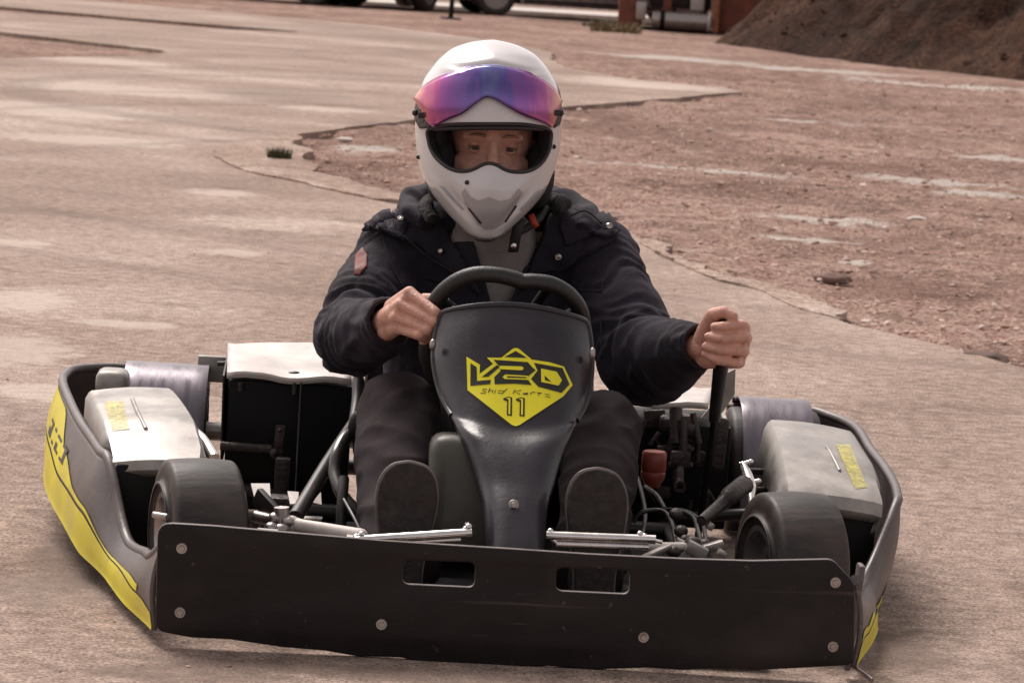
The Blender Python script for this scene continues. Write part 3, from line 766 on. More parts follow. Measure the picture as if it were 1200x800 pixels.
# ---- engine covers
def lidbox(name, tl_, tr_, br_, bl_, zb, front_y):
    """thin folded sheet lid on a dark engine box"""
    pts = [V(p) for p in (tl_, tr_, br_, bl_)]
    nrm = (pts[1]-pts[0]).cross(pts[3]-pts[0]).normalized()
    if nrm.z < 0: nrm = -nrm
    bm = bmesh.new(); n = 14; P = []
    for i in range(n+1):
        row = []
        for j in range(n+1):
            a = pts[0].lerp(pts[1], j/n); b = pts[3].lerp(pts[2], j/n); p = a.lerp(b, i/n)
            p += nrm*(.0025*noise.noise(V((j*.45, i*.45, zb*9)))+.003*math.sin(j/n*9)*((i/n)**3))
            row.append(p)
        P.append(row)
    P.append([p+V((0, -.003, -.010)) for p in P[-1]])
    grid(bm, P); o = obj(name, bm, 'lid_sheet', kart, sharp=50); solid(o, .003, 0); bake(o); return o
lid = lidbox('engine_lid', kt(267, 402.5, 1.27), kt(400, 402.5, 1.27), kt(412, 445, 1.0), kt(266, 436, 1.0), 1.3, 1.0)
bm = bmesh.new(); c = kt(345, 438, 1.03); ball(bm, c, .008, 2, (1.6, 1, .7)); box(bm, c+V((.0, .0, -.004)), (.05, .012, .004), None, .001); obj('lid_catch', bm, 'frame_paint', lid)
bm = bmesh.new()
box(bm, (-.345, 1.14, .158), (.225, .255, .235), Matrix.Rotation(R(1), 3, 'Z'), .006)
eb = obj('engine_box', bm, 'box_black', kart)
bm = bmesh.new(); a = kt(268, 403, 1.27); b = kt(261, 440, 1.01)
vs = [a, b, b+V((.004, -.0, -.17)), a+V((.004, 0, -.18))]
lo = [bm.verts.new(p) for p in vs]; hi = [bm.verts.new(p+V((.003, 0, 0))) for p in vs]
bm.faces.new(lo); bm.faces.new(hi[::-1]); [bm.faces.new((lo[i], hi[i], hi[(i+1) % 4], lo[(i+1) % 4])) for i in range(4)]
obj('side_sheet', bm, 'frame_paint', eb, False)
bm = bmesh.new(); cyl(bm, kt(255, 426, 1.12), kt(272, 426, 1.12), .0045); obj('hinge_pin', bm, 'frame_paint', lid)
bm = bmesh.new()
tube(bm, [kt(353, 448, .99), kt(350, 500, .97), kt(346, 580, .9)], .0018, sm=3); obj('control_cable', bm, 'hose_rubber', kart)
bm = bmesh.new(); a = kt(327, 518, .96); box(bm, a, (.017, .004, .062), Matrix.Rotation(R(2), 3, 'Y'), .002); ball(bm, a+V((0, -.004, .022)), .004, 2); obj('strap_plate', bm, 'cast_metal', kart)
bm = bmesh.new(); cyl(bm, kt(258, 522, .98), kt(318, 526, .98), .008); ball(bm, kt(322, 531, .96), .010, 2)
box(bm, kt(331, 555, .93), (.028, .03, .06), None, .006); box(bm, kt(328, 600, .80), (.07, .05, .06), None, .01)
cyl(bm, kt(282, 448, 1.0), kt(282, 458, 1.0), .005); cyl(bm, kt(345, 448, 1.0), kt(345, 462, 1.0), .0045)
obj('engine_block', bm, 'cast_metal', kart)
# linkage beside the left pod
bm = bmesh.new(); tube(bm, [kt(226, 506, .66), kt(236, 514, .63), kt(246, 528, .60), kt(251, 537, .58)], .010, sm=4, n=12); tube(bm, [kt(224, 512, .70), kt(234, 530, .64), kt(233, 540, .62)], .004, sm=3)
obj('pod_bracket', bm, 'chrome', kart)
# rear body tub inside corner (photo left) + white duct
bm = bmesh.new(); box(bm, kt(132, 448, 1.12), (.06, .08, .05), None, .02, 4); obj('rear_duct', bm, 'tank_shell', kart, sharp=0)
bm = bmesh.new(); box(bm, kt(250, 432, 1.36), (.06, .02, .05), None, .004); obj('rear_plate', bm, 'tank_shell', kart)

# right engine
lid2 = lidbox('engine_lid', kt(712, 446, 1.26), kt(838, 456, 1.26), kt(830, 474, 1.02), kt(712, 467, 1.02), .6, 1.0)
bm = bmesh.new(); cyl(bm, kt(731, 470, 1.04), kt(731, 456, 1.06), .005); ball(bm, kt(731, 456, 1.06), .007, 2); box(bm, kt(733, 467, 1.03), (.028, .012, .004), None, .001); obj('lid_catch', bm, 'frame_paint', lid2)
bm = bmesh.new(); box(bm, (.355, 1.16, .14), (.22, .22, .19), None, .006); eb2 = obj('engine_box', bm, 'box_black', kart)
# pale bent sheet standing behind the lever
P = []
for i in range(9):
    t = i/8; P.append([kt(830+(872-830)*s+(-4)*t, 440+(500-440)*t+(-8)*s+18*(1-s)*t, .98+.03*s) for s in (0, .33, .66, 1)])
bm = bmesh.new(); pts = [(846, 440), (862, 432), (861, 462), (846, 484), (830, 492), (822, 489), (838, 470)]
f = bm.faces.new([bm.verts.new(kt(u, v, .95)) for u, v in pts]); r = bmesh.ops.extrude_face_region(bm, geom=[f])
for v in r['geom']:
    if isinstance(v, bmesh.types.BMVert): v.co += V((0, .006, 0))
obj('heat_shield', bm, 'tank_shell', kart, False)
# cluttered engine: carburettor, pipes, filters
bm = bmesh.new()
rr = random.Random(3)
box(bm, kt(800, 500, .98), (.05, .05, .05), None, .01); cyl(bm, kt(792, 478, .97), kt(792, 520, .95), .012); cyl(bm, kt(800, 492, .95), kt(800, 540, .94), .009); cyl(bm, kt(775, 495, .98), kt(815, 505, .96), .016)
box(bm, kt(797, 537, .94), (.036, .03, .03), None, .006); cyl(bm, kt(783, 545, .94), kt(812, 545, .94), .006); cyl(bm, kt(812, 484, .96), kt(819, 520, .95), .006)
lathe(bm, [(-.004, .011), (.004, .011), (.004, .006), (-.004, .006)], Matrix.Translation(kt(797, 570, .90)) @ Matrix.Rotation(R(90), 4, 'Z'), 18, True)
cyl(bm, kt(797, 548, .92), kt(797, 566, .90), .007)
for _ in range(26):
    u, v = rr.uniform(755, 830), rr.uniform(485, 600); y = rr.uniform(.95, 1.02)
    if rr.random() < .5: box(bm, kt(u, v, y), (rr.uniform(.012, .04), .02, rr.uniform(.01, .035)), Matrix.Rotation(rr.uniform(-.4, .4), 3, 'Y'), .003)
    else: cyl(bm, kt(u, v, y), kt(u+rr.uniform(-14, 14), v+rr.uniform(8, 30), y), rr.uniform(.003, .007), n=10)
obj('engine_block', bm, 'cast_metal', kart)
bm = bmesh.new(); a = kt(766, 530, .86); b = kt(766, 566, .85); M = Matrix.Translation((a+b)/2) @ Matrix.Rotation(R(-90), 4, 'Y')
lathe(bm, [(-.034, .012), (-.026, .016), (-.018, .021), (-.008, .0222), (-.006, .0205), (-.003, .0222), (.026, .0222), (.030, .019)], M, 32)
obj('fuel_filter', bm, 'red_plastic', kart, sharp=50)
bm = bmesh.new(); a = kt(843, 520, .95); box(bm, a, (.026, .02, .095), Matrix.Rotation(R(3), 3, 'Y'), .008, 3); obj('brake_caliper', bm, 'pale_paint' if False else 'cast_metal', kart)
bm = bmesh.new(); lathe(bm, [(-.004, .085), (.004, .085), (.004, .03), (-.004, .03)], Matrix.Translation((.47, 1.24, .15)), 40, True); obj('brake_disc', bm, 'worn_steel', kart)
# hoses
bm = bmesh.new()
for pts in ([(742, 612, .5), (752, 600, .5), (775, 598, .5), (786, 610, .45), (793, 640, .32)], [(768, 598, .6), (800, 598, .55), (822, 612, .5), (828, 640, .35)], [(757, 570, .8), (770, 580, .7), (779, 596, .6)], [(748, 560, .8), (756, 600, .55), (752, 630, .4)], [(795, 598, .55), (812, 606, .5), (818, 622, .42), (824, 646, .3)]):
    tube(bm, [kt(*p) for p in pts], .0038, n=10, sm=6)
obj('fuel_hose', bm, 'hose_rubber', kart)
# silver stub mount and dark linkage tube, photo right
bm = bmesh.new(); a, b = kt(822, 610, .38), kt(872, 568, .52)
tube(bm, [a, a.lerp(b, .45), kt(856, 580, .46), b], .012, sm=4, rs=[.009, .011, .016, .017]); obj('linkage_arm', bm, 'cast_metal', kart)
bm = bmesh.new()
tube(bm, [kt(870, 543, .62), kt(875, 556, .60), kt(879, 572, .57), kt(880, 592, .52)], .010, sm=5, rs=[.006, .010, .0125, .003], n=14)
cyl(bm, kt(867, 544, .62), kt(881, 541, .62), .0042); ball(bm, kt(880, 541, .62), .005, 2); cyl(bm, kt(878, 565, .58), kt(889, 564, .58), .0045); ball(bm, kt(889, 564, .58), .0055, 2)
obj('pod_bracket', bm, 'chrome', kart)
bm = bmesh.new(); cyl(bm, kt(878, 552, .72), kt(905, 553, .74), .006); cyl(bm, kt(884, 575, .66), kt(908, 576, .68), .008); obj('pod_stay', bm, 'frame_paint', kart)
bm = bmesh.new()
for (u, v, y, r) in [(792, 602, .42, .012), (798, 622, .36, .012), (803, 632, .34, .010), (812, 636, .30, .014), (826, 638, .30, .012), (797, 640, .3, .011), (790, 646, .25, .012)]: ball(bm, kt(u, v, y), r, 2, (1, 1, .85))
obj('kingpin', bm, 'cast_metal', kart)
bm = bmesh.new()
for (u, v, y, sx, sz) in [(816, 644, .26, .036, .02), (836, 640, .28, .035, .014), (770, 646, .2, .05, .008), (832, 616, .40, .012, .012), (800, 634, .32, .02, .004), (846, 648, .26, .016, .01)]: box(bm, kt(u, v, y), (sx, .02, sz), Matrix.Rotation(rr.uniform(-.5, .5), 3, 'Y'), .003)
obj('alloy_and_gap_plate', bm, 'worn_steel', kart)
# hand lever
bm = bmesh.new(); la, lb = kt(852, 372, .555), kt(837, 492, .655)
tube(bm, [lb, lb.lerp(la, .5), la], .012, sm=4, rs=[.010, .013, .0135], n=16)
lv = obj('hand_lever', bm, 'grip_rubber', kart)
bm = bmesh.new(); cyl(bm, lb, (lb.x-.005, lb.y+.08, .07), .006); obj('lever_shaft', bm, 'box_black', lv)

# ================================================================== DRIVER
man = empty('person', 'kart driver in white helmet and dark jacket, one hand on wheel, one on lever', 'person', KM)
HY = .95
# ---- key joints
shL, shR = kt(460, 299, 1.0), kt(705, 301, 1.0)
elL, elR = kt(412, 398, .84), kt(752, 424, .80)
wrL, wrR = kt(455, 376, .61), kt(823, 406, .61)
neckb = V((-.02, 1.0, .60)); pelv = V((0, 1.06, .14)); chest = V((-.012, 1.02, .46))
hipL, hipR = V((-.10, 1.04, .13)), V((.12, 1.04, .13))
knL, knR = kt(466, 482, .61), kt(706, 500, .61)
anL, anR = V((-.148, .285, .085)), V((.156, .285, .085))

# ---- hands: joints of every finger
yl = .545                                     # depth of the rim at the left hand
LH = dict(
    mcp=[kt(480, 343, yl+.012), kt(470, 357, yl+.010), kt(466, 371, yl+.012), kt(467, 384, yl+.016)],
    pip=[kt(510, 366, yl-.030), kt(509, 377, yl-.032), kt(501, 387, yl-.030), kt(491, 393, yl-.025)],
    dip=[kt(519, 375, yl-.012), kt(518, 384, yl-.014), kt(510, 393, yl-.012), kt(501, 398, yl-.008)],
    tip=[kt(512, 378, yl+.010), kt(511, 387, yl+.008), kt(504, 396, yl+.008), kt(495, 400, yl+.010)],
    thumb=[kt(472, 370, yl+.045), kt(498, 352, yl+.040), kt(517, 351, yl+.022), kt(527, 360, yl+.010)], wrist=wrL)
yr = .555
RH = dict(
    mcp=[kt(872, 384, yr+.040), kt(874, 396, yr+.040), kt(871, 411, yr+.040), kt(866, 424, yr+.040)],
    pip=[kt(870, 381, yr-.006), kt(872, 395, yr-.010), kt(868.5, 411, yr-.010), kt(862, 425, yr-.006)],
    dip=[kt(847, 382.5, yr-.026), kt(846, 397, yr-.030), kt(842, 410, yr-.030), kt(839, 422, yr-.026)],
    tip=[kt(837, 383, yr-.016), kt(830, 394.5, yr-.018), kt(827, 406, yr-.018), kt(826.5, 415, yr-.014)],
    thumb=[kt(829, 385, yr+.035), kt(836, 369, yr+.012), kt(848, 365.5, yr-.006), kt(859, 370.5, yr-.014)], wrist=wrR)
def hand_prims(h):
    P = []; fr = [(.0104, .0092, .0085, .0076), (.0106, .0094, .0086, .0077), (.0103, .0090, .0083, .0074), (.0094, .0083, .0076, .0067)]
    w = h['wrist']
    for i in range(4):
        a, b, c, d = h['mcp'][i], h['pip'][i], h['dip'][i], h['tip'][i]; r = fr[i]
        P += [('c', a, r[0], b, r[1]), ('c', b, r[1]*1.02, c, r[2]), ('c', c, r[2], d, r[3])]
        base = w.lerp(a, .12)+(h['mcp'][2]-h['mcp'][1])*(i-1.5)*.55
        P.append(('c', base, .017, a, .0112))
        if i < 3: P.append(('c', base.lerp(h['mcp'][i+1], .3), .014, a.lerp(h['mcp'][i+1], .5), .0095))
    t = h['thumb']
    P += [('c', w.lerp(t[0], .45), .019, t[0], .0165), ('c', t[0], .0165, t[1], .0125), ('c', t[1], .0122, t[2], .0105), ('c', t[2], .0108, t[3], .0088)]
    P += [('c', w, .024, w.lerp((h['mcp'][1]+h['mcp'][2])/2, .45), .021)]
    return P
# ---- head
HC = V((-.0135, .947, .720))
HM = Matrix.Rotation(R(2), 3, 'Z')
def hp(x, y, z): return HC + V((x, -y, z))      # y forward out of the face
body_p = [('e', hp(0, -.005, .035), (.074, .092, .085)), ('e', hp(0, .022, -.045), (.060, .066, .080)), ('c', hp(0, .055, -.088), .028, hp(0, .05, -.10), .026),
          ('c', hp(-.030, .056, -.035), .026, hp(-.042, .03, -.03), .03), ('c', hp(.030, .056, -.035), .026, hp(.042, .03, -.03), .03),
          ('c', hp(0, .080, .022), .0085, hp(0, .100, -.022), .0115), ('e', hp(-.011, .090, -.026), (.009, .010, .008)), ('e', hp(.011, .090, -.026), (.009, .010, .008)),
          ('c', hp(-.012, .076, .030), .0115, hp(-.045, .060, .029), .0105), ('c', hp(.012, .076, .030), .0115, hp(.045, .060, .029), .0105),
          ('e', hp(0, .080, -.056), (.022, .010, .006)), ('e', hp(0, .078, -.066), (.019, .010, .007)),
          ('e', hp(-.076, -.012, -.005), (.008, .017, .030)), ('e', hp(.076, -.012, -.005), (.008, .017, .030)),
          ('c', hp(0, -.01, -.06), .050, neckb, .050),
          ('c', neckb+V((0, .02, 0)), .046, chest+V((0, .03, 0)), .085), ('c', chest+V((-.05, .03, 0)), .07, pelv+V((-.03, 0, .04)), .085), ('c', chest+V((.05, .03, 0)), .07, pelv+V((.03, 0, .04)), .085),
          ('c', shL+V((0, .035, 0)), .042, shR+V((0, .035, 0)), .042), ('c', shL, .046, elL, .036), ('c', elL, .036, wrL, .0235), ('c', shR, .046, elR, .036), ('c', elR, .036, wrR, .0235),
          ('c', hipL, .075, knL, .048), ('c', knL, .046, anL, .032), ('c', hipR, .075, knR, .048), ('c', knR, .046, anR, .032),
          ('c', anL, .028, V((-.145, .255, .14)), .020), ('c', anR, .028, V((.158, .255, .14)), .020)]
EYE = [hp(-.0305, .0665, .0085), hp(.0305, .0665, .0085)]
def face_post(p, n):
    for e in EYE:
        d = p-e; q = (d.x/.0165)**2+(d.z/.0095)**2
        if q < 4 and p.y < HC.y-.03: p.y += .0105*math.exp(-q*.8)
    return p
body = fuse('body', body_p+hand_prims(LH)+hand_prims(RH), .0023, 1, 'skin', man, face_post)
for e in EYE:
    c = e+V((0, .0080, -.0005)); bm = bmesh.new(); ball(bm, c, .0118, 3); eo = obj('eye', bm, 'eye_white', man, sharp=0); bm = bmesh.new(); lk = V((-.06, -1, .01)).normalized(); lathe(bm, [(.0126, .0001), (.0124, .0020), (.0120, .0026)], Matrix.Translation(c) @ lk.to_track_quat('X', 'Z').to_matrix().to_4x4(), 20); obj('pupil', bm, 'trim_black', eo, sharp=0)
    bm = bmesh.new(); look = V((-.06, -1, .01)).normalized(); lathe(bm, [(.0124, .0001), (.0121, .0030), (.0110, .0056), (.0102, .0060)], Matrix.Translation(c) @ look.to_track_quat('X', 'Z').to_matrix().to_4x4(), 24)
    obj('iris', bm, 'iris', eo, sharp=0)
    bm = bmesh.new(); P = []                  # lids
    for sgn, a0, a1 in ((1, 19, 75), (-1, -19, -70)):
        P = []
        for k in range(6):
            el = R(a0+(a1-a0)*k/5); row = []
            for j in range(-8, 9):
                az = R(j*9.5); el2 = el*(1-.75*(abs(j)/8)**2.4) if k == 0 else el
                row.append(c+V((math.sin(az)*math.cos(el2), -math.cos(az)*math.cos(el2), math.sin(el2)))*.0126)
            P.append(row)
        grid(bm, P)
    lo = obj('eyelid', bm, 'skin', man, sharp=0); solid(lo, .0012, 0); bake(lo)
    bm = bmesh.new(); tube(bm, [c+V((math.sin(R(j*8.5))*math.cos(R(19)*(1-.75*(abs(j)/8)**2.4)), -math.cos(R(j*8.5))*math.cos(R(19)*(1-.75*(abs(j)/8)**2.4)), math.sin(R(19)*(1-.75*(abs(j)/8)**2.4))))*.0134 for j in range(-8, 9)], .0008, n=6, sm=1); obj('eyelash', bm, 'brow_hair', lo, sharp=0)
    bm = bmesh.new(); s = -1 if e.x < HC.x else 1
    tb = [hp(s*(.014+.0075*k), .0905-.0012*k*k, .0285+.0035*math.sin(k*.75)) for k in range(5)]
    tube(bm, tb, .0035, n=8, sm=4, rs=[.0016, .0027, .0026, .0020, .0010])
    obj('eyebrow', bm, 'brow_hair', man, sharp=0)
# finger nails that show
def nail(p, q, up, parent):
    d = (q-p).normalized(); bm = bmesh.new(); ball(bm, q+up*.0075, .0055, 2, (1, .75, .22), Matrix((d, up.cross(d), up)).transposed()); return obj('fingernail', bm, 'nail', parent, sharp=0)
nail(RH['thumb'][2], RH['thumb'][3], V((0, -.35, .93)), body)
nail(LH['thumb'][2], LH['thumb'][3], V((.3, -.75, .5)).normalized(), body)

# ---- helmet
HEL = [(46, 0, 0, 0), (48, .022, .022, .026), (52, .046, .046, .058), (60, .0725, .076, .088), (70, .0895, .096, .108), (80, .102, .110, .121), (100, .1205, .130, .138), (120, .1275, .1405, .150), (140, .1300, .146, .153), (160, .1295, .148, .150), (180, .1262, .151, .142), (200, .1195, .157, .128),
       (220, .1075, .163, .105), (240, .0855, .164, .07), (256, .0625, .161, .022), (268, .0415, .156, -.03), (274, .029, .152, -.06), (278, .014, .145, -.09)]
HXC = -.020
def hz(v): return .916-(v-46)*.001475
HS = spline([V((a[1], a[2], a[3])) for a in HEL], 8)
HV = [p.x for p in spline([V((a[0], 0, 0)) for a in HEL], 8)]
def hel_pt(idx, th, off=0.):
    w, yf, yb = HS[idx]; v = HV[idx]; z = hz(v)
    c = (yb-yf)/2; hd = max(1e-4, (yf+yb)/2)
    e = 2.15 if v < 215 else 2.15-(v-215)/62*.35
    co, si = math.cos(th), math.sin(th)
    x = (w+off)*math.copysign(abs(si)**(2/e), si); y = HY+c-(hd+off)*math.copysign(abs(co)**(2/e), co)
    # moulded features
    f = 0
    if co > 0:
        ax = abs(x)
        vv = v
        def bump(c0, s0): return math.exp(-((vv-c0)/s0)**2)
        f += .013*math.exp(-(x/.030)**2)*bump(212, 15)            # nose bridge of the chin bar
        f += .010*math.exp(-(x/(.014+.05*max(0, (262-vv))/60))**4)*bump(240, 22)    # central keel
        f -= .011*math.exp(-((ax-(.066-.0011*(vv-222)))/.010)**2)*bump(232, 20)     # vents either side
        f += .009*math.exp(-((ax-(.092-.0013*(vv-218)))/.010)**2)*bump(228, 24)
        f += .005*math.exp(-((vv-(67+ax*110))/5)**2)*math.exp(-(ax/.07)**4)     # chevron crest
        f += .005*math.exp(-((vv-(88-ax*60))/4)**2)*math.exp(-((ax-.075)/.05)**2)
    return V((HXC+x, y-f*co, z))
NI = len(HV); NT = 144
bm = bmesh.new(); rings = []
topv = bm.verts.new(V((HXC, HY+.004, hz(46))))
for i in range(2, NI): rings.append([bm.verts.new(hel_pt(i, 2*math.pi*j/NT)) for j in range(NT)])
for j in range(NT): bm.faces.new((topv, rings[0][(j+1) % NT], rings[0][j]))
for a, b in zip(rings, rings[1:]):
    for j in range(NT): bm.faces.new((a[j], a[(j+1) % NT], b[(j+1) % NT], b[j]))
helmet = obj('helmet', bm, 'helmet_white', man, sharp=0)
helmet.data.materials.append(MATS['helmet_lining'])
tree_full = bvh_of(helmet)
PORT = [(501, 153), (513, 148.5), (530, 146), (550, 145.5), (571, 145.5), (593, 145.5), (614, 146), (631, 148.5), (645, 153), (646, 165), (643.5, 177), (637, 189), (627, 197.5), (615, 201.5), (602, 201.5), (592, 199), (582, 193.5), (574, 191.5), (566, 193), (557, 197.5), (548, 200.5), (536, 200.5), (524, 196), (512, 186.5), (505, 176), (501.5, 164)]
pp = [(q.x, q.y) for q in spline([V((u, v, 0)) for u, v in PORT], 3, True)]
def pt_in(u, v, P):
    c = False; j = len(P)-1
    for i in range(len(P)):
        if (P[i][1] > v) != (P[j][1] > v) and u < (P[j][0]-P[i][0])*(v-P[i][1])/(P[j][1]-P[i][1])+P[i][0]: c = not c
        j = i
    return c
def kpx(p):                                    # kart space -> photo measurement
    q = KM @ p - CAM; z = q.dot(FW); return 600+FPX*q.dot(RT)/z, 400-FPX*q.dot(UP)/z
bm = bmesh.new(); bm.from_mesh(helmet.data)
for i in range(len(pp)):
    a = kt(*pp[i], .81); b = kt(*pp[(i+1) % len(pp)], .81); m_ = kt((pp[i][0]+pp[(i+1) % len(pp)][0])/2, (pp[i][1]+pp[(i+1) % len(pp)][1])/2, .81); pn = (b-a).cross(a-KO).normalized()
    near = []
    for f in bm.faces:
        c = f.calc_center_median()
        if c.y < HY-.01 and (c.x-m_.x)**2+(c.z-m_.z)**2 < .011**2: near.append(f)
    g = list({v for f in near for v in f.verts})+list({x for f in near for x in f.edges})+near
    bmesh.ops.bisect_plane(bm, geom=g, plane_co=a, plane_no=pn)
dl = [f for f in bm.faces if f.calc_center_median().y < HY-.01 and pt_in(*kpx(f.calc_center_median()), pp)]
bmesh.ops.delete(bm, geom=dl, context='FACES'); bm.to_mesh(helmet.data); bm.free()
helmet.modifiers.clear(); solid(helmet, .014, -1, rim_mat=1, in_mat=1); bake(helmet)
for p in helmet.data.polygons: p.use_smooth = True
def on_hel(u, v, off=0.):
    d = (KROT @ pray(u, v)).normalized(); h = tree_full.ray_cast(KO, d)
    if h[0] is None: h = tree_full.find_nearest(kt(u, v, .93))
    n = h[1] if h[1].dot(d) < 0 else -h[1]
    return h[0]+n*off
bm = bmesh.new(); tube(bm, [on_hel(u, v, -.001) for u, v in pp], .0036, n=10, closed=True, sm=2)
obj('port_trim', bm, 'trim_black', helmet, sharp=0)
bm = bmesh.new(); tube(bm, [on_hel(u, 151.5-1.5*math.cos((u-573)/72*1.5), -.004) for u in range(506, 643, 6)], .0042, n=8, sm=2); obj('port_trim', bm, 'trim_black', helmet, sharp=0)
bm = bmesh.new(); low = [hel_pt(NI-1-2*0, 2*math.pi*j/60, .0005) for j in range(60)]
tube(bm, low, .004, n=8, closed=True, sm=1)
b2 = [on_hel(u, v, .0005) for u, v in [(503, 222), (512, 234), (524, 246), (538, 260), (548, 268), (560, 275.5), (572, 278.5), (585, 276.5), (600, 269), (614, 258), (628, 244), (640, 230)]]
obj('base_trim', bm, 'trim_black', helmet, sharp=0)
# padding inside, cheek pads
bm = bmesh.new()
for s in (-1, 1):
    ball(bm, hp(s*.088, .020, -.035), .036, 3, (.75, 1.6, 1.7)); ball(bm, hp(s*.096, .03, .03), .024, 3, (.7, 1.9, 1.9))
ball(bm, hp(0, .035, .105), .05, 3, (1.6, 1.1, .62)); ball(bm, hp(0, .112, -.075), .03, 3, (2.2, .8, .9))
obj('cheek_padding', bm, 'helmet_lining', helmet, sharp=0)
# grey lower chin panel
drape('chin_panel', [(545, 221), (552, 231), (561, 235), (573, 231), (586, 235.5), (598, 233), (608, 221), (612, 225), (606, 238), (590, 262), (578, 269), (568, 269), (560, 263), (546, 240), (541, 226)], tree_full, .0008, .0, 'chin_grey', helmet, smooth=True)
for pl in ([(548, 243), (551, 244), (565, 261), (563, 262.5)], [(603, 240), (606, 241.5), (592.5, 261), (590.5, 259.5)]):
    drape('vent_slot', pl, tree_full, .0014, 0, 'trim_black', helmet)
for pl in ([(515, 217), (520, 219), (544, 245), (541, 246), (524, 229)], [(634, 222), (629, 224), (608, 246), (611, 247), (625, 234)]):
    drape('vent_groove', pl, tree_full, .0010, 0, 'chin_grey', helmet)
bm = bmesh.new()
for u, v in ((547.5, 214), (657, 132), (648.5, 172), (491, 184)): ball(bm, on_hel(u, v, .001), .0042, 2)
obj('rivet', bm, 'trim_black', helmet)
# mirrored visor flipped up
TOPV = [(492.5, 116), (496, 108), (505, 100), (520, 92), (545, 83.5), (572, 79.5), (600, 83), (625, 91.5), (642, 103), (649, 111), (651.5, 118)]
BOTV = [(492.5, 119), (499, 132), (505, 143), (512, 148.5), (527, 141.5), (544, 134), (559, 122.5), (570, 115.8), (581, 119), (592.5, 126), (611, 136), (634, 144.5), (642, 149.5), (648, 136), (651.5, 121)]
TV = spline([V((u, v, 0)) for u, v in TOPV], 10); BV = spline([V((u, v, 0)) for u, v in BOTV], 10)
def at(path, t):
    L = [0]
    for a, b in zip(path, path[1:]): L.append(L[-1]+abs(b.x-a.x)+1e-6)
    t *= L[-1]
    for i in range(len(path)-1):
        if L[i+1] >= t: f = (t-L[i])/(L[i+1]-L[i]); return path[i].lerp(path[i+1], f)
    return path[-1]
bm = bmesh.new(); P = []
for i in range(81):
    t = i/80; a = at(TV, t); b = at(BV, t)
    P.append([on_hel(*(a.lerp(b, j/10)).xy, .008+.004*math.sin(math.pi*min(1, j/10))) for j in range(11)])
grid(bm, P)
me = bpy.data.meshes.new('visor'); bm.to_mesh(me); bm.free()
uvl = me.uv_layers.new(name='along')
for poly in me.polygons:
    for li in poly.loop_indices:
        vi = me.loops[li].vertex_index; uvl.data[li].uv = ((vi//11)/80, (vi % 11)/10)
m = bpy.data.materials.new('visor_mirror'); m.use_nodes = True; nt = m.node_tree; N = nt.nodes; L = nt.links; b = N['Principled BSDF']
uv = N.new('ShaderNodeUVMap'); uv.uv_map = 'along'; mp = N.new('ShaderNodeMapping'); mp.inputs['Scale'].default_value = (11, .9, 1); L.new(uv.outputs[0], mp.inputs[0])
nz = N.new('ShaderNodeTexNoise'); nz.inputs['Scale'].default_value = 1.6; nz.inputs['Detail'].default_value = 3; L.new(mp.outputs[0], nz.inputs['Vector'])
sx = N.new('ShaderNodeSeparateXYZ'); L.new(uv.outputs[0], sx.inputs[0])
ma = N.new('ShaderNodeMath'); ma.operation = 'MULTIPLY_ADD'; L.new(nz.outputs['Fac'], ma.inputs[0]); ma.inputs[1].default_value = .32; ma2 = N.new('ShaderNodeMath'); ma2.operation = 'SUBTRACT'; L.new(sx.outputs[0], ma2.inputs[0]); ma2.inputs[1].default_value = .16
L.new(ma2.outputs[0], ma.inputs[2])
cr = N.new('ShaderNodeValToRGB'); e = cr.color_ramp.elements; e[0].position = 0; e[0].color = (.85, .40, .30, 1); e[1].position = 1; e[1].color = (.85, .42, .34, 1)
for p, c in ((.07, (.72, .22, .34)), (.16, (.54, .13, .36)), (.24, (.34, .13, .42)), (.34, (.27, .16, .46)), (.44, (.16, .13, .42)), (.52, (.19, .20, .46)), (.60, (.16, .13, .42)), (.68, (.27, .14, .45)), (.78, (.36, .13, .43)), (.87, (.58, .17, .40)), (.94, (.74, .30, .36))):
    k = e.new(p); k.color = (*c, 1)
hv = N.new('ShaderNodeHueSaturation'); hv.inputs['Saturation'].default_value = 1.0; hv.inputs['Value'].default_value = .82; L.new(ma.outputs[0], cr.inputs[0]); L.new(cr.outputs[0], hv.inputs['Color']); L.new(hv.outputs[0], b.inputs['Base Color']); b.inputs['Metallic'].default_value = .75; b.inputs['Roughness'].default_value = .17
visor = mesh_obj('visor', me, m, helmet); solid(visor, .0022, 0); bake(visor)
for p in visor.data.polygons: p.use_smooth = True
bm = bmesh.new(); tube(bm, [on_hel(*at(TV, i/40).xy, .008) for i in range(41)], .0011, n=6, sm=2); obj('visor_edge', bm, 'pale_paint', helmet, sharp=0)
for s, (u, v) in ((-1, (493, 133)), (1, (651, 133))):
    drape('visor_mount', [(488, 116), (494, 118), (505, 142), (506, 150), (494, 151), (488, 140)] if s < 0 else [(655, 122), (651, 128), (647, 140), (648, 150), (654, 146), (657, 134)], tree_full, .004, .003, 'cast_metal', helmet)
    bm = bmesh.new(); c = on_hel(u-s*9*0-(-s)*0, v, .010); ball(bm, c, .006, 2); c2 = on_hel(501 if s < 0 else 645, 136 if s < 0 else 133, .013); box(bm, c2, (.011, .008, .011), None, .002); obj('visor_pivot', bm, 'trim_black', helmet)

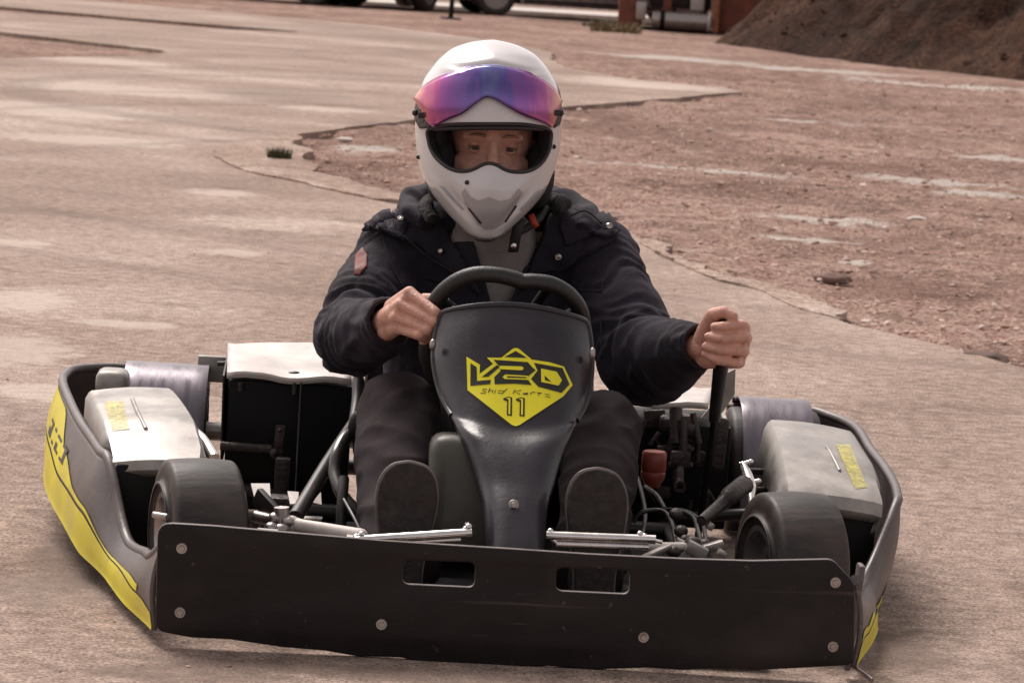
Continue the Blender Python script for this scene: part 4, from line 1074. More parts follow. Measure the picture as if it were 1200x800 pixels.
# ---- grey jumper, jacket
fuse('jumper', [('c', neckb+V((0, -.01, .0)), .066, neckb+V((0, .0, -.06)), .085), ('c', neckb+V((-.025, -.005, -.06)), .062, chest+V((-.03, .015, 0)), .08), ('c', neckb+V((.035, -.012, -.055)), .072, chest+V((.04, 0, 0)), .085), ('c', chest, .105, pelv+V((0, 0, .1)), .11),
               ('c', neckb+V((0, -.012, .02)), .062, neckb+V((0, -.02, .055)), .057)], .006, 3, 'sweater_knit', man,
     lambda p, n: p+n*(.003*noise.noise(V((p.x*14, p.y*14, p.z*40)))))
def folds(p, n):
    q = p.copy(); a = 0
    # long diagonal drapes on the chest, cross wrinkles on the bent arms
    a += .0085*noise.noise(V((q.x*9+q.z*5, q.y*7, q.z*9-q.x*6)))
    arm = 0
    for s, e, w in ((shL, elL, wrL), (shR, elR, wrR)):
        for a0, b0 in ((s, e), (e, w)):
            ax = b0-a0; t = max(0, min(1, (q-a0).dot(ax)/ax.length_squared)); d = (q-(a0+ax*t)).length
            if d < .11:
                k = 1-d/.11; near = math.exp(-((q-e).length/.10)**2)
                wv = noise.noise(V((t*ax.length*30+noise.noise(q*11)*1.9, (q-(a0+ax*t)).normalized().dot(V((0, 0, 1)))*1.3, a0.x*5)))
                arm = max(arm, .0 + k)*1.0
                a += (1-abs(wv)*2.3)*(.0055+.0070*near)*min(1, k*3)*.85
    a += .0016*noise.noise(q*60)
    return p+n*a
Jp = [('c', chest+V((-.085, .01, .045)), .098, pelv+V((-.06, -.01, .06)), .112), ('c', chest+V((.085, .01, .045)), .098, pelv+V((.06, -.01, .06)), .112), ('c', chest+V((0, -.01, .03)), .115, pelv+V((0, -.02, .08)), .12),
      ('c', neckb+V((-.045, .015, -.025)), .070, shL+V((0.02, 0, -.002)), .064), ('c', neckb+V((.045, .015, -.025)), .070, shR+V((-.02, 0, -.002)), .064),
      ('c', shL, .066, shL.lerp(elL, .55), .068), ('c', shL.lerp(elL, .55), .064, elL, .055), ('c', elL, .056, elL.lerp(wrL, .55), .054), ('c', elL.lerp(wrL, .55), .054, elL.lerp(wrL, 1.0), .037),
      ('c', shR, .066, shR.lerp(elR, .55), .070), ('c', shR.lerp(elR, .55), .069, elR, .064), ('c', elR, .065, elR.lerp(wrR, .5), .060), ('c', elR.lerp(wrR, .5), .060, elR.lerp(wrR, .98), .037),
      ('e', neckb+V((0, .075, -.01)), (.105, .05, .05))]
jacket = fuse('jacket', Jp, .0055, 5, 'jacket_cloth', man, folds)
# open the front in a V and the cuffs
bm = bmesh.new(); bm.from_mesh(jacket.data)
va, vb = kt(585, 372, .88), None
def plane_cut(a, b, keepx):
    A = kt(*a, .88); B = kt(*b, .88); pn = (B-A).cross(A-KO).normalized()
    bmesh.ops.bisect_plane(bm, geom=bm.verts[:]+bm.edges[:]+bm.faces[:], plane_co=A, plane_no=pn, clear_inner=False, clear_outer=False)
    return A, pn
pa = plane_cut((543, 240), (577, 362), 1); pb = plane_cut((650, 240), (597, 362), 1)
mid = kt(585, 290, .88); sa = 1 if (mid-pa[0]).dot(pa[1]) > 0 else -1; sb = 1 if (mid-pb[0]).dot(pb[1]) > 0 else -1
dl = [f for f in bm.faces if f.calc_center_median().y < 1.01 and f.calc_center_median().z > .36 and (f.calc_center_median()-pa[0]).dot(pa[1])*sa > 0 and (f.calc_center_median()-pb[0]).dot(pb[1])*sb > 0]
bmesh.ops.delete(bm, geom=dl, context='FACES')
for e, w, tt in ((elL, wrL, 1.0), (elR, wrR, .985)):
    d = (w-e).normalized(); c = e.lerp(w, tt)
    near = [f for f in bm.faces if (f.calc_center_median()-w).length < .11]
    g = list({v for f in near for v in f.verts})+list({x for f in near for x in f.edges})+near
    bmesh.ops.bisect_plane(bm, geom=g, plane_co=c, plane_no=d, clear_outer=False)
    near = [f for f in bm.faces if (f.calc_center_median()-w).length < .11 and (f.calc_center_median()-c).dot(d) > 1e-5]
    bmesh.ops.delete(bm, geom=near, context='FACES')
bm.to_mesh(jacket.data); bm.free()
tj = bvh_of(jacket)
solid(jacket, .007, -1); bake(jacket)
for p in jacket.data.polygons: p.use_smooth = True
# cuffs
for e, w, tt, ra in ((elL, wrL, 1.0, .0355), (elR, wrR, .985, .0355)):
    bm = bmesh.new(); d = (w-e).normalized(); x, y = frame_dir(d); c = e.lerp(w, tt)
    tube(bm, [c+(x*math.cos(k*.5236)+y*math.sin(k*.5236))*ra for k in range(12)], .0042, n=10, closed=True, sm=4); obj('cuff', bm, 'trouser_cloth', jacket, sharp=0)
# collar rolls around the neck (hood folded down behind it)
def rollmat(name, pts, rs, m, am=.004):
    bm = bmesh.new(); tube(bm, pts, .02, n=20, sm=8, rs=rs)
    for v in bm.verts: v.co += V((noise.noise(v.co*28), noise.noise(v.co*28+V((9, 0, 0))), noise.noise(v.co*28+V((0, 9, 0)))))*am
    return obj(name, bm, m, jacket, sharp=0)
rollmat('hood_roll', [kt(498, 262, .93), kt(482, 248, .97), kt(480, 238, 1.02), kt(500, 232, 1.09), kt(570, 226, 1.13), kt(640, 234, 1.09), kt(676, 246, 1.03), kt(690, 258, .98), kt(682, 272, .93)], [.012, .016, .021, .026, .030, .027, .024, .021, .015], 'jacket_cloth', .011)
rollmat('collar_lining', [kt(508, 258, .90), kt(497, 246, .95), kt(500, 238, 1.0), kt(520, 234, 1.05)], [.012, .014, .014, .012], 'jacket_lining', .008)
rollmat('collar_lining', [kt(652, 244, .92), kt(660, 238, .96), kt(652, 234, 1.02), kt(640, 236, 1.05)], [.012, .013, .013, .012], 'jacket_lining', .008)
drape('lapel', [(487, 238), (512, 252), (530, 282), (552, 320), (565, 346), (540, 322), (515, 308), (492, 290), (470, 276), (456, 268), (470, 248)], tj, .010, .007, 'jacket_cloth', jacket)
drape('lapel', [(652, 240), (668, 236), (700, 250), (720, 268), (722, 282), (690, 300), (660, 315), (632, 320), (600, 346), (618, 310), (632, 280)], tj, .010, .007, 'jacket_cloth', jacket)
drape('storm_flap', [(430, 272), (462, 246), (480, 262), (470, 286), (448, 276)], tj, .016, .005, 'jacket_cloth', jacket)
drape('storm_flap', [(655, 268), (708, 254), (724, 276), (712, 284), (690, 280), (664, 290)], tj, .017, .005, 'jacket_cloth', jacket)
bm = bmesh.new()
def on_j(u, v, off):
    d = (KROT @ pray(u, v)).normalized(); h = tj.ray_cast(KO, d)
    if h[0] is None: h = tj.find_nearest(kt(u, v, .92))
    n = h[1] if h[1].dot(d) < 0 else -h[1]; return h[0]+n*off, n
for u, v, r in ((657, 299, .0060), (713, 273, .0060), (471, 266, .0058), (522, 296, .0050)):
    p, n = on_j(u, v, .022 if v < 290 else .017); bm = bmesh.new(); M = Matrix.Translation(p) @ n.to_track_quat('X', 'Z').to_matrix().to_4x4()
    lathe(bm, [(-.002, r), (.0015, r), (.0022, r*.8), (.0008, r*.6), (.0014, r*.35), (.0014, .0002)], M, 24); obj('snap_button', bm, 'snap_metal', jacket)
def seam(pts, off=.0015, r=.0016, m='jacket_cloth'):
    bm = bmesh.new(); tube(bm, [on_j(u, v, off)[0] for u, v in pts], r, n=7, sm=4); obj('seam', bm, m, jacket, sharp=0)
seam([(468, 283), (490, 296), (520, 310), (545, 322)], .018, .0020, 'trouser_cloth')
seam([(658, 268), (684, 260), (706, 252)], .023, .0018, 'trouser_cloth')
seam([(446, 268), (452, 290), (462, 320), (474, 340)]); seam([(716, 284), (708, 320), (705, 370), (706, 420)])
seam([(660, 336), (684, 341), (706, 342)]); seam([(500, 326), (520, 330)])
drape('sleeve_patch', [(417, 300), (425, 291), (431, 299), (430, 312), (421, 323), (415, 322)], tj, .0025, .0015, 'patch_red', jacket)
bm = bmesh.new(); a = kt(757, 336, .97); ball(bm, a, .006, 2, (1.2, .6, 1)); tube(bm, [kt(742, 284, 1.0), kt(752, 312, .98), kt(757, 332, .97), kt(766, 342, .965)], .0024, n=8, sm=5); cyl(bm, kt(760, 337, .965), kt(766, 345, .965), .005)
obj('drawcord', bm, 'strap_webbing', jacket)
# chin strap
bm = bmesh.new(); P = []
for (u, v, y) in [(612, 256, .86), (607, 266, .85), (604, 278, .855), (602, 290, .862), (601, 295, .864)]:
    P.append([kt(u-6, v, y), kt(u, v+.5, y-.003), kt(u+6, v, y)])
grid(bm, P); o = obj('chin_strap', bm, 'strap_webbing', helmet, sharp=0); solid(o, .003, 0); bake(o)
bm = bmesh.new(); ball(bm, kt(602, 288, .856), .0052, 2, (1, .5, 1.2)); obj('strap_stud', bm, 'chrome', helmet)
bm = bmesh.new(); P = [[kt(619, 253, .87), kt(626, 250, .87)], [kt(622, 262, .862), kt(629, 259, .862)], [kt(627, 268, .862), kt(632, 264, .864)]]; grid(bm, P); o = obj('red_tab', bm, 'red_tab', helmet, sharp=0); solid(o, .003, 0); bake(o)
bm = bmesh.new(); tube(bm, [kt(640, 244, .93), kt(630, 258, .895), (kt(616, 268, .88)), kt(606, 272, .87)], .007, n=10, sm=4); obj('chin_strap', bm, 'strap_webbing', helmet, sharp=0)

# ---- trousers
def tfold(p, n):
    a = .0075*noise.noise(V((p.x*16, p.y*10+p.z*4, p.z*9)))+.006*(1-2.2*abs(noise.noise(V((p.x*10+p.z*9, p.y*15, p.z*17-p.x*8)))))+.0012*noise.noise(p*55)
    return p+n*a
fuse('trousers', [('c', hipL, .098, knL, .069), ('c', knL, .069, knL.lerp(anL, .55), .066), ('c', knL.lerp(anL, .55), .066, anL.lerp(knL, .06), .060),
                  ('c', hipR, .090, knR, .061), ('c', knR, .061, knR.lerp(anR, .55), .060), ('c', knR.lerp(anR, .55), .060, anR.lerp(knR, .06), .056), ('c', pelv+V((-.05, 0, 0)), .12, pelv+V((.05, 0, 0)), .12)], .006, 4, 'trouser_cloth', man, tfold)
# ---- shoes: soles turned to the camera
for (uc, top, s) in ((480, 541, -1), (701, 549, 1)):
    tp = kt(uc, top, .235); base = V((tp.x+.004*s, .185, .018)); ax = (tp-base); L = ax.length; ax.normalize(); sd = V((1, 0, 0)); nr = ax.cross(sd).normalized()
    if nr.y > 0: nr = -nr
    wd = [(0, .0), (.004, .016), (.015, .026), (.04, .032), (.08, .031), (.12, .034), (.17, .043), (.21, .0475), (.24, .045), (.262, .036), (.275, .022), (.280, .0)]
    k = L/.280
    lp = spline([V((w, a*k, 0)) for a, w in wd], 4); ring = [(q.x, q.y) for q in lp]+[(-q.x, q.y) for q in lp[::-1]][1:-1]
    def sole(x, y, d): return base+sd*x+ax*y+nr*(-d-.010+.012*(y/L)**2*0)
    o = plate('shoe_sole', [ring], .018, lambda x, y, d: base+sd*x+ax*y+nr*(d), 'shoe_sole', man, .004)
    o.name = 'shoe_sole'
    pr = [('c', base+ax*.05-nr*.035, .034, base+ax*(L*.55)-nr*.035, .036), ('c', base+ax*(L*.55)-nr*.034, .036, base+ax*(L*.83)-nr*.028, .034), ('e', base+ax*(L*.88)-nr*.026, (.036, .024, .030)), ('c', base+ax*.05-nr*.04, .034, (anL if s < 0 else anR)+V((0, .01, .03)), .044)]
    sh = fuse('shoe', pr, .006, 3, 'shoe_upper', man); o.parent = sh
    bm = bmesh.new(); tube(bm, [base+sd*x*1.005+ax*y+nr*(-.004) for x, y in ring[::2]], .0032, n=8, closed=True, sm=2); obj('sole_welt', bm, 'panel_edge', sh, sharp=0)

# ================================================================== THE PLACE
def jag(pts, amp, step, seed=0, closed=True):
    """break an outline into small ragged steps"""
    out = []; m = len(pts)
    for i in range(m if closed else m-1):
        a = V((*pts[i][:2], 0)); b = V((*pts[(i+1) % m][:2], 0)); k = max(1, int((b-a).length/step)); n = V((-(b-a).y, (b-a).x, 0)).normalized()
        k = min(k, 160)
        for j in range(k):
            p = a.lerp(b, j/k); q = p*1.7+V((seed, 0, 0))
            out.append(p+n*amp*(noise.noise(q)+.6*noise.noise(p*6.1+V((seed, 3, 0)))+.35*noise.noise(p*17+V((seed, 3, 0)))))
    return out
def g2(*uv): return [tuple(gnd(u, v).xy) for u, v in uv]
def slab(name, outer, holes, z, thick, material, kind='structure'):
    loops = [[V((p[0], p[1], 0)) for p in outer]]+[[V((p[0], p[1], 0)) for p in h] for h in holes]
    tris = tessellate_polygon(loops); pts = [p for l in loops for p in l]
    bm = bmesh.new(); vs = [bm.verts.new((p.x, p.y, z)) for p in pts]
    for t in tris:
        try:
            f = bm.faces.new([vs[i] for i in t])
        except ValueError: pass
    for f in bm.faces:
        f.normal_update()
        if f.normal.z < 0: f.normal_flip()
    k = 0
    for l in loops:
        n = len(l); lo = [bm.verts.new((p.x, p.y, z-thick)) for p in l]
        for i in range(n):
            j = (i+1) % n
            bm.faces.new((vs[k+i], lo[i], lo[j], vs[k+j]))
        k += n
    me = bpy.data.meshes.new(name); bm.to_mesh(me); bm.free()
    o = mesh_obj(name, me, material, None, False); o['kind'] = kind
    return o
# far ground to the horizon
bm = bmesh.new(); grid(bm, [[V((x, y, -.16 if abs(x) < 200 and y < 300 else -.16)) for x in (-900, -60, 60, 900)] for y in (-400, -40, 62, 1500)])
o = obj('ground', bm, 'far_ground', None, False); o['kind'] = 'structure'
# broken red rubble surface
def steps(*seg):
    out = []
    for x0, x1, d in seg:
        k = max(1, round((x1-x0)/d)); out += [x0+(x1-x0)*i/k for i in range(k)]
    return out+[seg[-1][1]]
XS = steps((-15, -2, .5), (-2, 5.5, .05), (5.5, 18, .3)); YS = steps((6.5, 20, .045), (20, 34, .09), (34, 53, .25)); P = []
for y in YS:
    row = []
    for x in XS:
        q = V((x, y, 0))
        h = -.060+.016*noise.noise(q*.9)+.018*abs(noise.noise(q*2.7))
        if -2 <= x <= 5.5 and y < 36:
            t = noise.noise(q*1.6+V((5, 5, 0))); h += .012*max(0, min(1, (t-.08)*12))
            w_ = noise.noise(q*5.3); h += .018*(abs(w_)-.2)+.016*noise.noise(q*10.7)*(.6+w_)
            if y < 20: h += .010*max(0, noise.noise(q*21))
        row.append(V((x, y, min(h+.024, -.006))))
    P.append(row)
bm = bmesh.new(); grid(bm, P); o = obj('rubble_ground', bm, 'red_rubble', None, True, 0); o['kind'] = 'structure'
# asphalt track: raised slab with a broken edge round the rubble island
near = [(40, -3), (12, 3.2), (6, 5.6), (3.2, 7.4), (2.1, 8.5)]
isl = jag(near[3:]+g2((1200, 430), (1120, 408), (1060, 395), (1000, 380), (960, 368), (930, 357), (890, 340), (850, 330), (815, 318), (770, 300), (752, 282), (730, 265), (640, 262), (520, 250), (450, 236), (400, 225), (350, 214), (310, 205), (270, 192), (252, 183)), .045, .12, 3, False)
tip = jag(g2((252, 183), (248, 178), (262, 172), (300, 165), (335, 160), (365, 155), (420, 148), (480, 141), (560, 134), (660, 125), (740, 119), (800, 114), (862, 108)), .03, .15, 8, False)
upp = jag(g2((862, 108), (850, 103), (790, 97), (730, 91), (690, 84), (664, 80)), .12, .3, 11, False)
top = jag(g2((664, 80), (650, 72), (640, 58), (560, 45), (440, 30), (260, 14), (100, 0)), .10, .5, 17, False)+[tuple(gnd(-200, -23).xy), (-40, 44), (-60, 20), (-60, -12), (40, -12)]
outer = near[:3]+[tuple(p[:2]) for p in isl+tip+upp+top]
holeA = jag(g2((-40, 4.5), (60, 13), (150, 21), (250, 29), (345, 36.5), (352, 38.2), (250, 34), (120, 23), (-40, 11)), .02, .4, 5)
holeB = jag(g2((-40, 33), (40, 42), (110, 50), (185, 58.5), (197, 62), (160, 66), (60, 67), (-40, 70)), .05, .4, 6)
slab('road', outer, [[tuple(p[:2]) for p in holeA], [tuple(p[:2]) for p in holeB]], 0, .09, 'asphalt')
# pale worn / dried patches, dark blotches and painted kart shade, in the surface itself
def stains_and_shade(mname, lst, colr, strength=.8, nscale=3.2):
    m = MATS[mname]; nt = m.node_tree; N = nt.nodes; L = nt.links; b = N['Principled BSDF']; src = b.inputs['Base Color'].links[0].from_socket
    geo = N.new('ShaderNodeNewGeometry'); nz = N.new('ShaderNodeTexNoise'); nz.inputs['Scale'].default_value = nscale; nz.inputs['Detail'].default_value = 9; nz.inputs['Roughness'].default_value = .7; L.new(geo.outputs['Position'], nz.inputs['Vector']); acc = None
    for (u, v, hw, hh) in lst:
        c = gnd(u, v); rx = (gnd(u+hw, v+hw*.0655)-c).length; ry = abs(gnd(u, v-hh).y-gnd(u, v+hh).y)/2
        a_ = N.new('ShaderNodeVectorMath'); a_.operation = 'SUBTRACT'; L.new(geo.outputs['Position'], a_.inputs[0]); a_.inputs[1].default_value = c
        d_ = N.new('ShaderNodeVectorMath'); d_.operation = 'MULTIPLY'; L.new(a_.outputs[0], d_.inputs[0]); d_.inputs[1].default_value = (1/rx, 1/ry, 0)
        l_ = N.new('ShaderNodeVectorMath'); l_.operation = 'LENGTH'; L.new(d_.outputs[0], l_.inputs[0])
        k_ = N.new('ShaderNodeMath'); k_.operation = 'MULTIPLY_ADD'; L.new(nz.outputs['Fac'], k_.inputs[0]); k_.inputs[1].default_value = -2.6; L.new(l_.outputs['Value'], k_.inputs[2])
        r_ = N.new('ShaderNodeMapRange'); r_.inputs['From Min'].default_value = -.55; r_.inputs['From Max'].default_value = -.15; r_.inputs['To Min'].default_value = strength; r_.inputs['To Max'].default_value = 0; L.new(k_.outputs[0], r_.inputs[0])
        if acc is None: acc = r_.outputs[0]
        else: x_ = N.new('ShaderNodeMath'); x_.operation = 'MAXIMUM'; L.new(acc, x_.inputs[0]); L.new(r_.outputs[0], x_.inputs[1]); acc = x_.outputs[0]
    mx = N.new('ShaderNodeMix'); mx.data_type = 'RGBA'; L.new(acc, mx.inputs['Factor']); L.new(src, mx.inputs['A']); mx.inputs['B'].default_value = (*colr, 1); L.new(mx.outputs['Result'], b.inputs['Base Color'])
stains_and_shade('asphalt', [(100, 164, 120, 6), (275, 296, 36, 4), (30, 352, 50, 13), (10, 410, 80, 18), (258, 226, 45, 4), (60, 128, 150, 8), (150, 106, 140, 6), (20, 285, 40, 4), (120, 72, 90, 4), (380, 128, 60, 3), (150, 380, 60, 5), (60, 460, 70, 10), (760, 100, 90, 4)], (.60, .51, .45), .5, 11.0)
stains_and_shade('asphalt', [(330, 110, 90, 7), (210, 140, 70, 5), (640, 62, 90, 5), (60, 690, 70, 22), (430, 40, 160, 4)], (.235, .185, .16), .45, 2.0)
stains_and_shade('asphalt', [(560, 797, 360, 9), (1010, 760, 90, 22), (220, 790, 120, 12), (90, 650, 60, 40)], (.17, .125, .105), .55, 5.0)  # the kart's soft shadow on the ground, painted as dark patches
def tyre_marks(mname, lst, colr):
    m = MATS[mname]; nt = m.node_tree; N = nt.nodes; L = nt.links; b = N['Principled BSDF']; src = b.inputs['Base Color'].links[0].from_socket
    geo = N.new('ShaderNodeNewGeometry'); nz = N.new('ShaderNodeTexNoise'); nz.inputs['Scale'].default_value = 7; nz.inputs['Detail'].default_value = 6; L.new(geo.outputs['Position'], nz.inputs['Vector'])
    for (cx, cy, rad, wd, st_) in lst:
        a_ = N.new('ShaderNodeVectorMath'); a_.operation = 'DISTANCE'; L.new(geo.outputs['Position'], a_.inputs[0]); a_.inputs[1].default_value = (cx, cy, 0)
        s_ = N.new('ShaderNodeMath'); s_.operation = 'SUBTRACT'; L.new(a_.outputs['Value'], s_.inputs[0]); s_.inputs[1].default_value = rad
        ab = N.new('ShaderNodeMath'); ab.operation = 'ABSOLUTE'; L.new(s_.outputs[0], ab.inputs[0])
        r_ = N.new('ShaderNodeMapRange'); r_.inputs['From Min'].default_value = wd*.4; r_.inputs['From Max'].default_value = wd; r_.inputs['To Min'].default_value = st_; r_.inputs['To Max'].default_value = 0; L.new(ab.outputs[0], r_.inputs[0])
        k_ = N.new('ShaderNodeMath'); k_.operation = 'MULTIPLY'; L.new(r_.outputs[0], k_.inputs[0]); L.new(nz.outputs['Fac'], k_.inputs[1])
        mx = N.new('ShaderNodeMix'); mx.data_type = 'RGBA'; L.new(k_.outputs[0], mx.inputs['Factor']); L.new(src, mx.inputs['A']); mx.inputs['B'].default_value = (*colr, 1); src = mx.outputs['Result']
    L.new(src, b.inputs['Base Color'])
tyre_marks('asphalt', [(1.2, 21.5, 4.4, .22, .6), (1.2, 21.5, 5.3, .16, .5), (.8, 20.5, 8.6, .14, .45), (3.2, 16.5, 6.4, .10, .5), (3.2, 16.5, 7.4, .10, .5), (6.5, 12.5, 9.2, .09, .45), (-3.0, 4.0, 3.9, .08, .5)], (.15, .112, .097))
stains_and_shade('red_rubble', [(960, 250, 75, 4), (940, 274, 60, 3.4), (1100, 207, 95, 3.2), (1150, 220, 60, 3), (1180, 180, 60, 2.2), (800, 192, 130, 2.4), (1000, 300, 20, 2), (960, 80, 120, 2), (1090, 96, 110, 2), (800, 66, 110, 2), (430, 168, 40, 5), (950, 140, 60, 1.6)], (.80, .70, .64), .9, 5.0)
stains_and_shade('red_rubble', [(760, 150, 110, 10), (1000, 190, 120, 6), (1080, 330, 90, 12), (880, 215, 60, 6), (430, 185, 50, 6), (700, 130, 60, 6)], (.24, .135, .10), .5, 6.0)
bm = bmesh.new()                               # pale crumbled lip along the near edge of the island
e1 = jag(g2((1000, 381), (960, 369), (930, 358), (890, 342), (850, 331), (810, 317), (772, 300), (752, 283)), .04, .06, 41, False)
e2 = jag(g2((1000, 378), (965, 365), (935, 352), (895, 337), (850, 325), (815, 310), (786, 294), (762, 280)), .10, .05, 52, False)
pl = [(p.x, p.y, .0055) for p in e1]+[(p.x, p.y, .0055) for p in e2[::-1]]
slab('crumbled_edge', [(a, b) for a, b, _ in pl], [], .0055, .05, 'crumbled')
ap = jag(g2((251, 181), (249, 177), (262, 171.5), (300, 164), (345, 157.5), (356, 163), (340, 170), (366, 178), (352, 187), (376, 196), (372, 203), (410, 211), (425, 219), (470, 229), (485, 237), (440, 234.6), (398, 225.6), (350, 215.2), (310, 206.2), (268, 193.5), (248, 184)), .035, .05, 61)
slab('dirt_apron', [tuple(p[:2]) for p in ap], [], .008, .06, 'crumbled')
# loose stones
_b = bmesh.new(); bmesh.ops.create_icosphere(_b, subdivisions=1, radius=1); _b.verts.index_update()
ICO_V = [v.co.copy() for v in _b.verts]; ICO_F = [[v.index for v in f.verts] for f in _b.faces]; _b.free()
class Stones:
    def __init__(self): self.v = []; self.f = []
    def add(self, c, r, rnd):
        M = Matrix.Rotation(rnd.uniform(0, 6.28), 3, 'Z') @ Matrix.Rotation(rnd.uniform(-.4, .4), 3, 'X'); s_ = (rnd.uniform(.7, 1.6), rnd.uniform(.6, 1.1), rnd.uniform(.25, .6)); n0 = len(self.v)
        for co in ICO_V:
            k = r*(1+rnd.uniform(-.25, .25)); self.v.append((M @ V((co.x*s_[0]*k, co.y*s_[1]*k, co.z*s_[2]*k))+c)[:])
        self.f += [[i+n0 for i in f] for f in ICO_F]
    def make(self, name, m):
        me = bpy.data.meshes.new(name); me.from_pydata(self.v, [], self.f); return mesh_obj(name, me, m, None, False)
def stone_bm(st, c, r, rnd): st.add(c, r, rnd)
rnd = random.Random(11); bm = Stones(); n = 0
ipoly = [tuple(p[:2]) for p in isl+tip+upp]+[(9, 40), (18, 38), (18, 7)]
def inside(x, y, P):
    c = False; j = len(P)-1
    for i in range(len(P)):
        if (P[i][1] > y) != (P[j][1] > y) and x < (P[j][0]-P[i][0])*(y-P[i][1])/(P[j][1]-P[i][1])+P[i][0]: c = not c
        j = i
    return c
while n < 11000:
    y = 8.5+26*rnd.random()**1.5; x = rnd.uniform(-1.6, 1.4+.19*y)
    if not inside(x, y, ipoly): continue
    r = .004+.012*rnd.random()**5+.006*(y/34)*rnd.random(); stone_bm(bm, V((x, y, -.020+r*.2)), r, rnd); n += 1
o = bm.make('loose_stones', 'mixed_stone'); tag(o, 'loose reddish stones strewn over the broken ground right of the track', 'stones', None, 'stuff')
rnd2 = random.Random(5); bm = Stones()
for _ in range(420):
    y = rnd2.uniform(3.8, 16); x = rnd2.uniform(-.2*y, .2*y); stone_bm(bm, V((x, y, .001)), .0015+.0045*rnd2.random()**3, rnd2)
o = bm.make('road_grit', 'mixed_stone'); tag(o, 'fine grit scattered over the tan asphalt', 'grit', None, 'stuff')
# a few bigger stones one can pick out
rnd3 = random.Random(2)
for (u, v, r, lab) in [(975, 327, .045, 'flat dark stone lying alone in the rubble right of the driver'), (1152, 421, .05, 'dark stone at the rubble edge beside the right frame border'), (1074, 257, .03, 'small dark stone between the pale streaks on the rubble'), (452, 233, .022, 'pale stone on the island edge left of the driver'), (404, 164, .030, 'pale flat stone behind the grass tuft by the slab edge')]:
    bm = bmesh.new(); c = gnd(u, v, -.015); rr_ = bmesh.ops.create_icosphere(bm, subdivisions=3, radius=1)
    for w in rr_['verts']:
        k = 1+.35*noise.noise(w.co*1.6+V((u, 0, 0))); w.co = V((w.co.x*r*1.5*k, w.co.y*r*k, w.co.z*r*.5*k))+c
    o = obj('stone', bm, 'stone' if 'pale' not in lab else 'pale_concrete', None); tag(o, lab, 'stone', 'stones on the broken ground')
# grass tufts
def tuft(name, c, n, h, spread, m, lab, seed, cat='plant'):
    r_ = random.Random(seed); bm = bmesh.new()
    for _ in range(n):
        a = r_.uniform(0, 6.28); d = spread*math.sqrt(r_.random()); p = V((c[0]+math.cos(a)*d, c[1]+math.sin(a)*d, c[2]-.01)); hh = h*r_.uniform(.4, 1); b = r_.uniform(0, 6.28); ln = r_.uniform(.1, .7)*hh
        w = r_.uniform(.004, .008)*h/.15; t = V((math.cos(b), math.sin(b), 0)); s = V((-t.y, t.x, 0)); prev = None
        for k in range(4):
            f = k/3; q = p+t*ln*f*f+V((0, 0, hh*f*(1-.25*f))); ww = w*(1-f*.9); A, B = bm.verts.new(q-s*ww), bm.verts.new(q+s*ww)
            if prev: bm.faces.new((prev[0], prev[1], B, A))
            prev = (A, B)
    o = obj(name, bm, m, None, True, 0); tag(o, lab, cat); return o
tuft('grass_tuft', gnd(327, 187, .0), 320, .10, .06, 'leaf_green', 'small green grass tuft at the left tip of the rubble island', 3)
tuft('weed_clump', gnd(722, 38, -.03), 260, .24, .35, 'dry_grass', 'dry weed clump in front of the rust red machine', 4)
tuft('weed_clump', gnd(703, 32, -.03), 160, .2, .25, 'leaf_green', 'low green weeds below the silver van sill', 14)
tuft('grass_clump', gnd(1192, 84, .0), 2200, .30, .55, 'dry_grass', 'olive dry grass clump at the right foot of the earth mound', 5)
# earth mound
foot = [tuple(gnd(u, v).xy) for u, v in ((838, 48), (900, 56), (1000, 70), (1090, 79), (1200, 91))]
poly = foot+[(9, 33.5), (20, 33), (24, 60), (6, 62), (3.6, 52)]
def edist(x, y):
    m = 1e9
    for i in range(len(poly)):
        a = poly[i]; b = poly[(i+1) % len(poly)]; dx, dy = b[0]-a[0], b[1]-a[1]; t = max(0, min(1, ((x-a[0])*dx+(y-a[1])*dy)/(dx*dx+dy*dy))); m = min(m, math.hypot(x-a[0]-dx*t, y-a[1]-dy*t))
    return m
P = []; 
for j in range(190):
    y = 32+31*j/189; row = []
    for i in range(170):
        x = 1.6+23*i/169; q = V((x, y, 0)); d = edist(x, y)
        if inside(x, y, poly):
            h = min(d*.72, 3.6+.25*d*.3)*(1+.16*noise.noise(q*.5))
            k = min(1, d*1.5); h += k*(.38*noise.noise(q*.8)+.24*abs(noise.noise(q*2.1))+.15*noise.noise(q*4.4)+.07*noise.noise(q*9)); h = max(h, -.02)
        else: h = -.05-min(.2, d*.3)
        row.append(V((x, y, h)))
    P.append(row)
bm = bmesh.new(); grid(bm, P); o = obj('mound', bm, 'mound_soil', None, True, 0); o['kind'] = 'structure'; to_m = bvh_of(o)
rnd = random.Random(21); bm = Stones()
for _ in range(900):
    x = rnd.uniform(2.2, 12); y = rnd.uniform(34, 46); h = to_m.ray_cast(V((x, y, 10)), V((0, 0, -1)))
    if h[0] is None or h[0].z < -.03: continue
    r = .015+.05*rnd.random()**4; stone_bm(bm, h[0], r, rnd)
o = bm.make('earth_clods', 'mound_soil'); tag(o, 'clods of dark earth lying on the mound', 'clods', None, 'stuff')
# added pale slab beyond the parked cars, standing in for sunlit ground
a, b = gnd(-60, -22), gnd(735, 24.5); d = (b-a).normalized(); nn = V((-d.y, d.x, 0))
bm = bmesh.new(); L = (b-a).length
box(bm, (a+b)/2+nn*5.6+V((0, 0, -.11)), (L+8, 2.6, .16), Matrix.Rotation(math.atan2(d.y, d.x), 3, 'Z'), .015); o = obj('sunlit_strip', bm, 'pale_concrete', None, False); o['kind'] = 'structure'

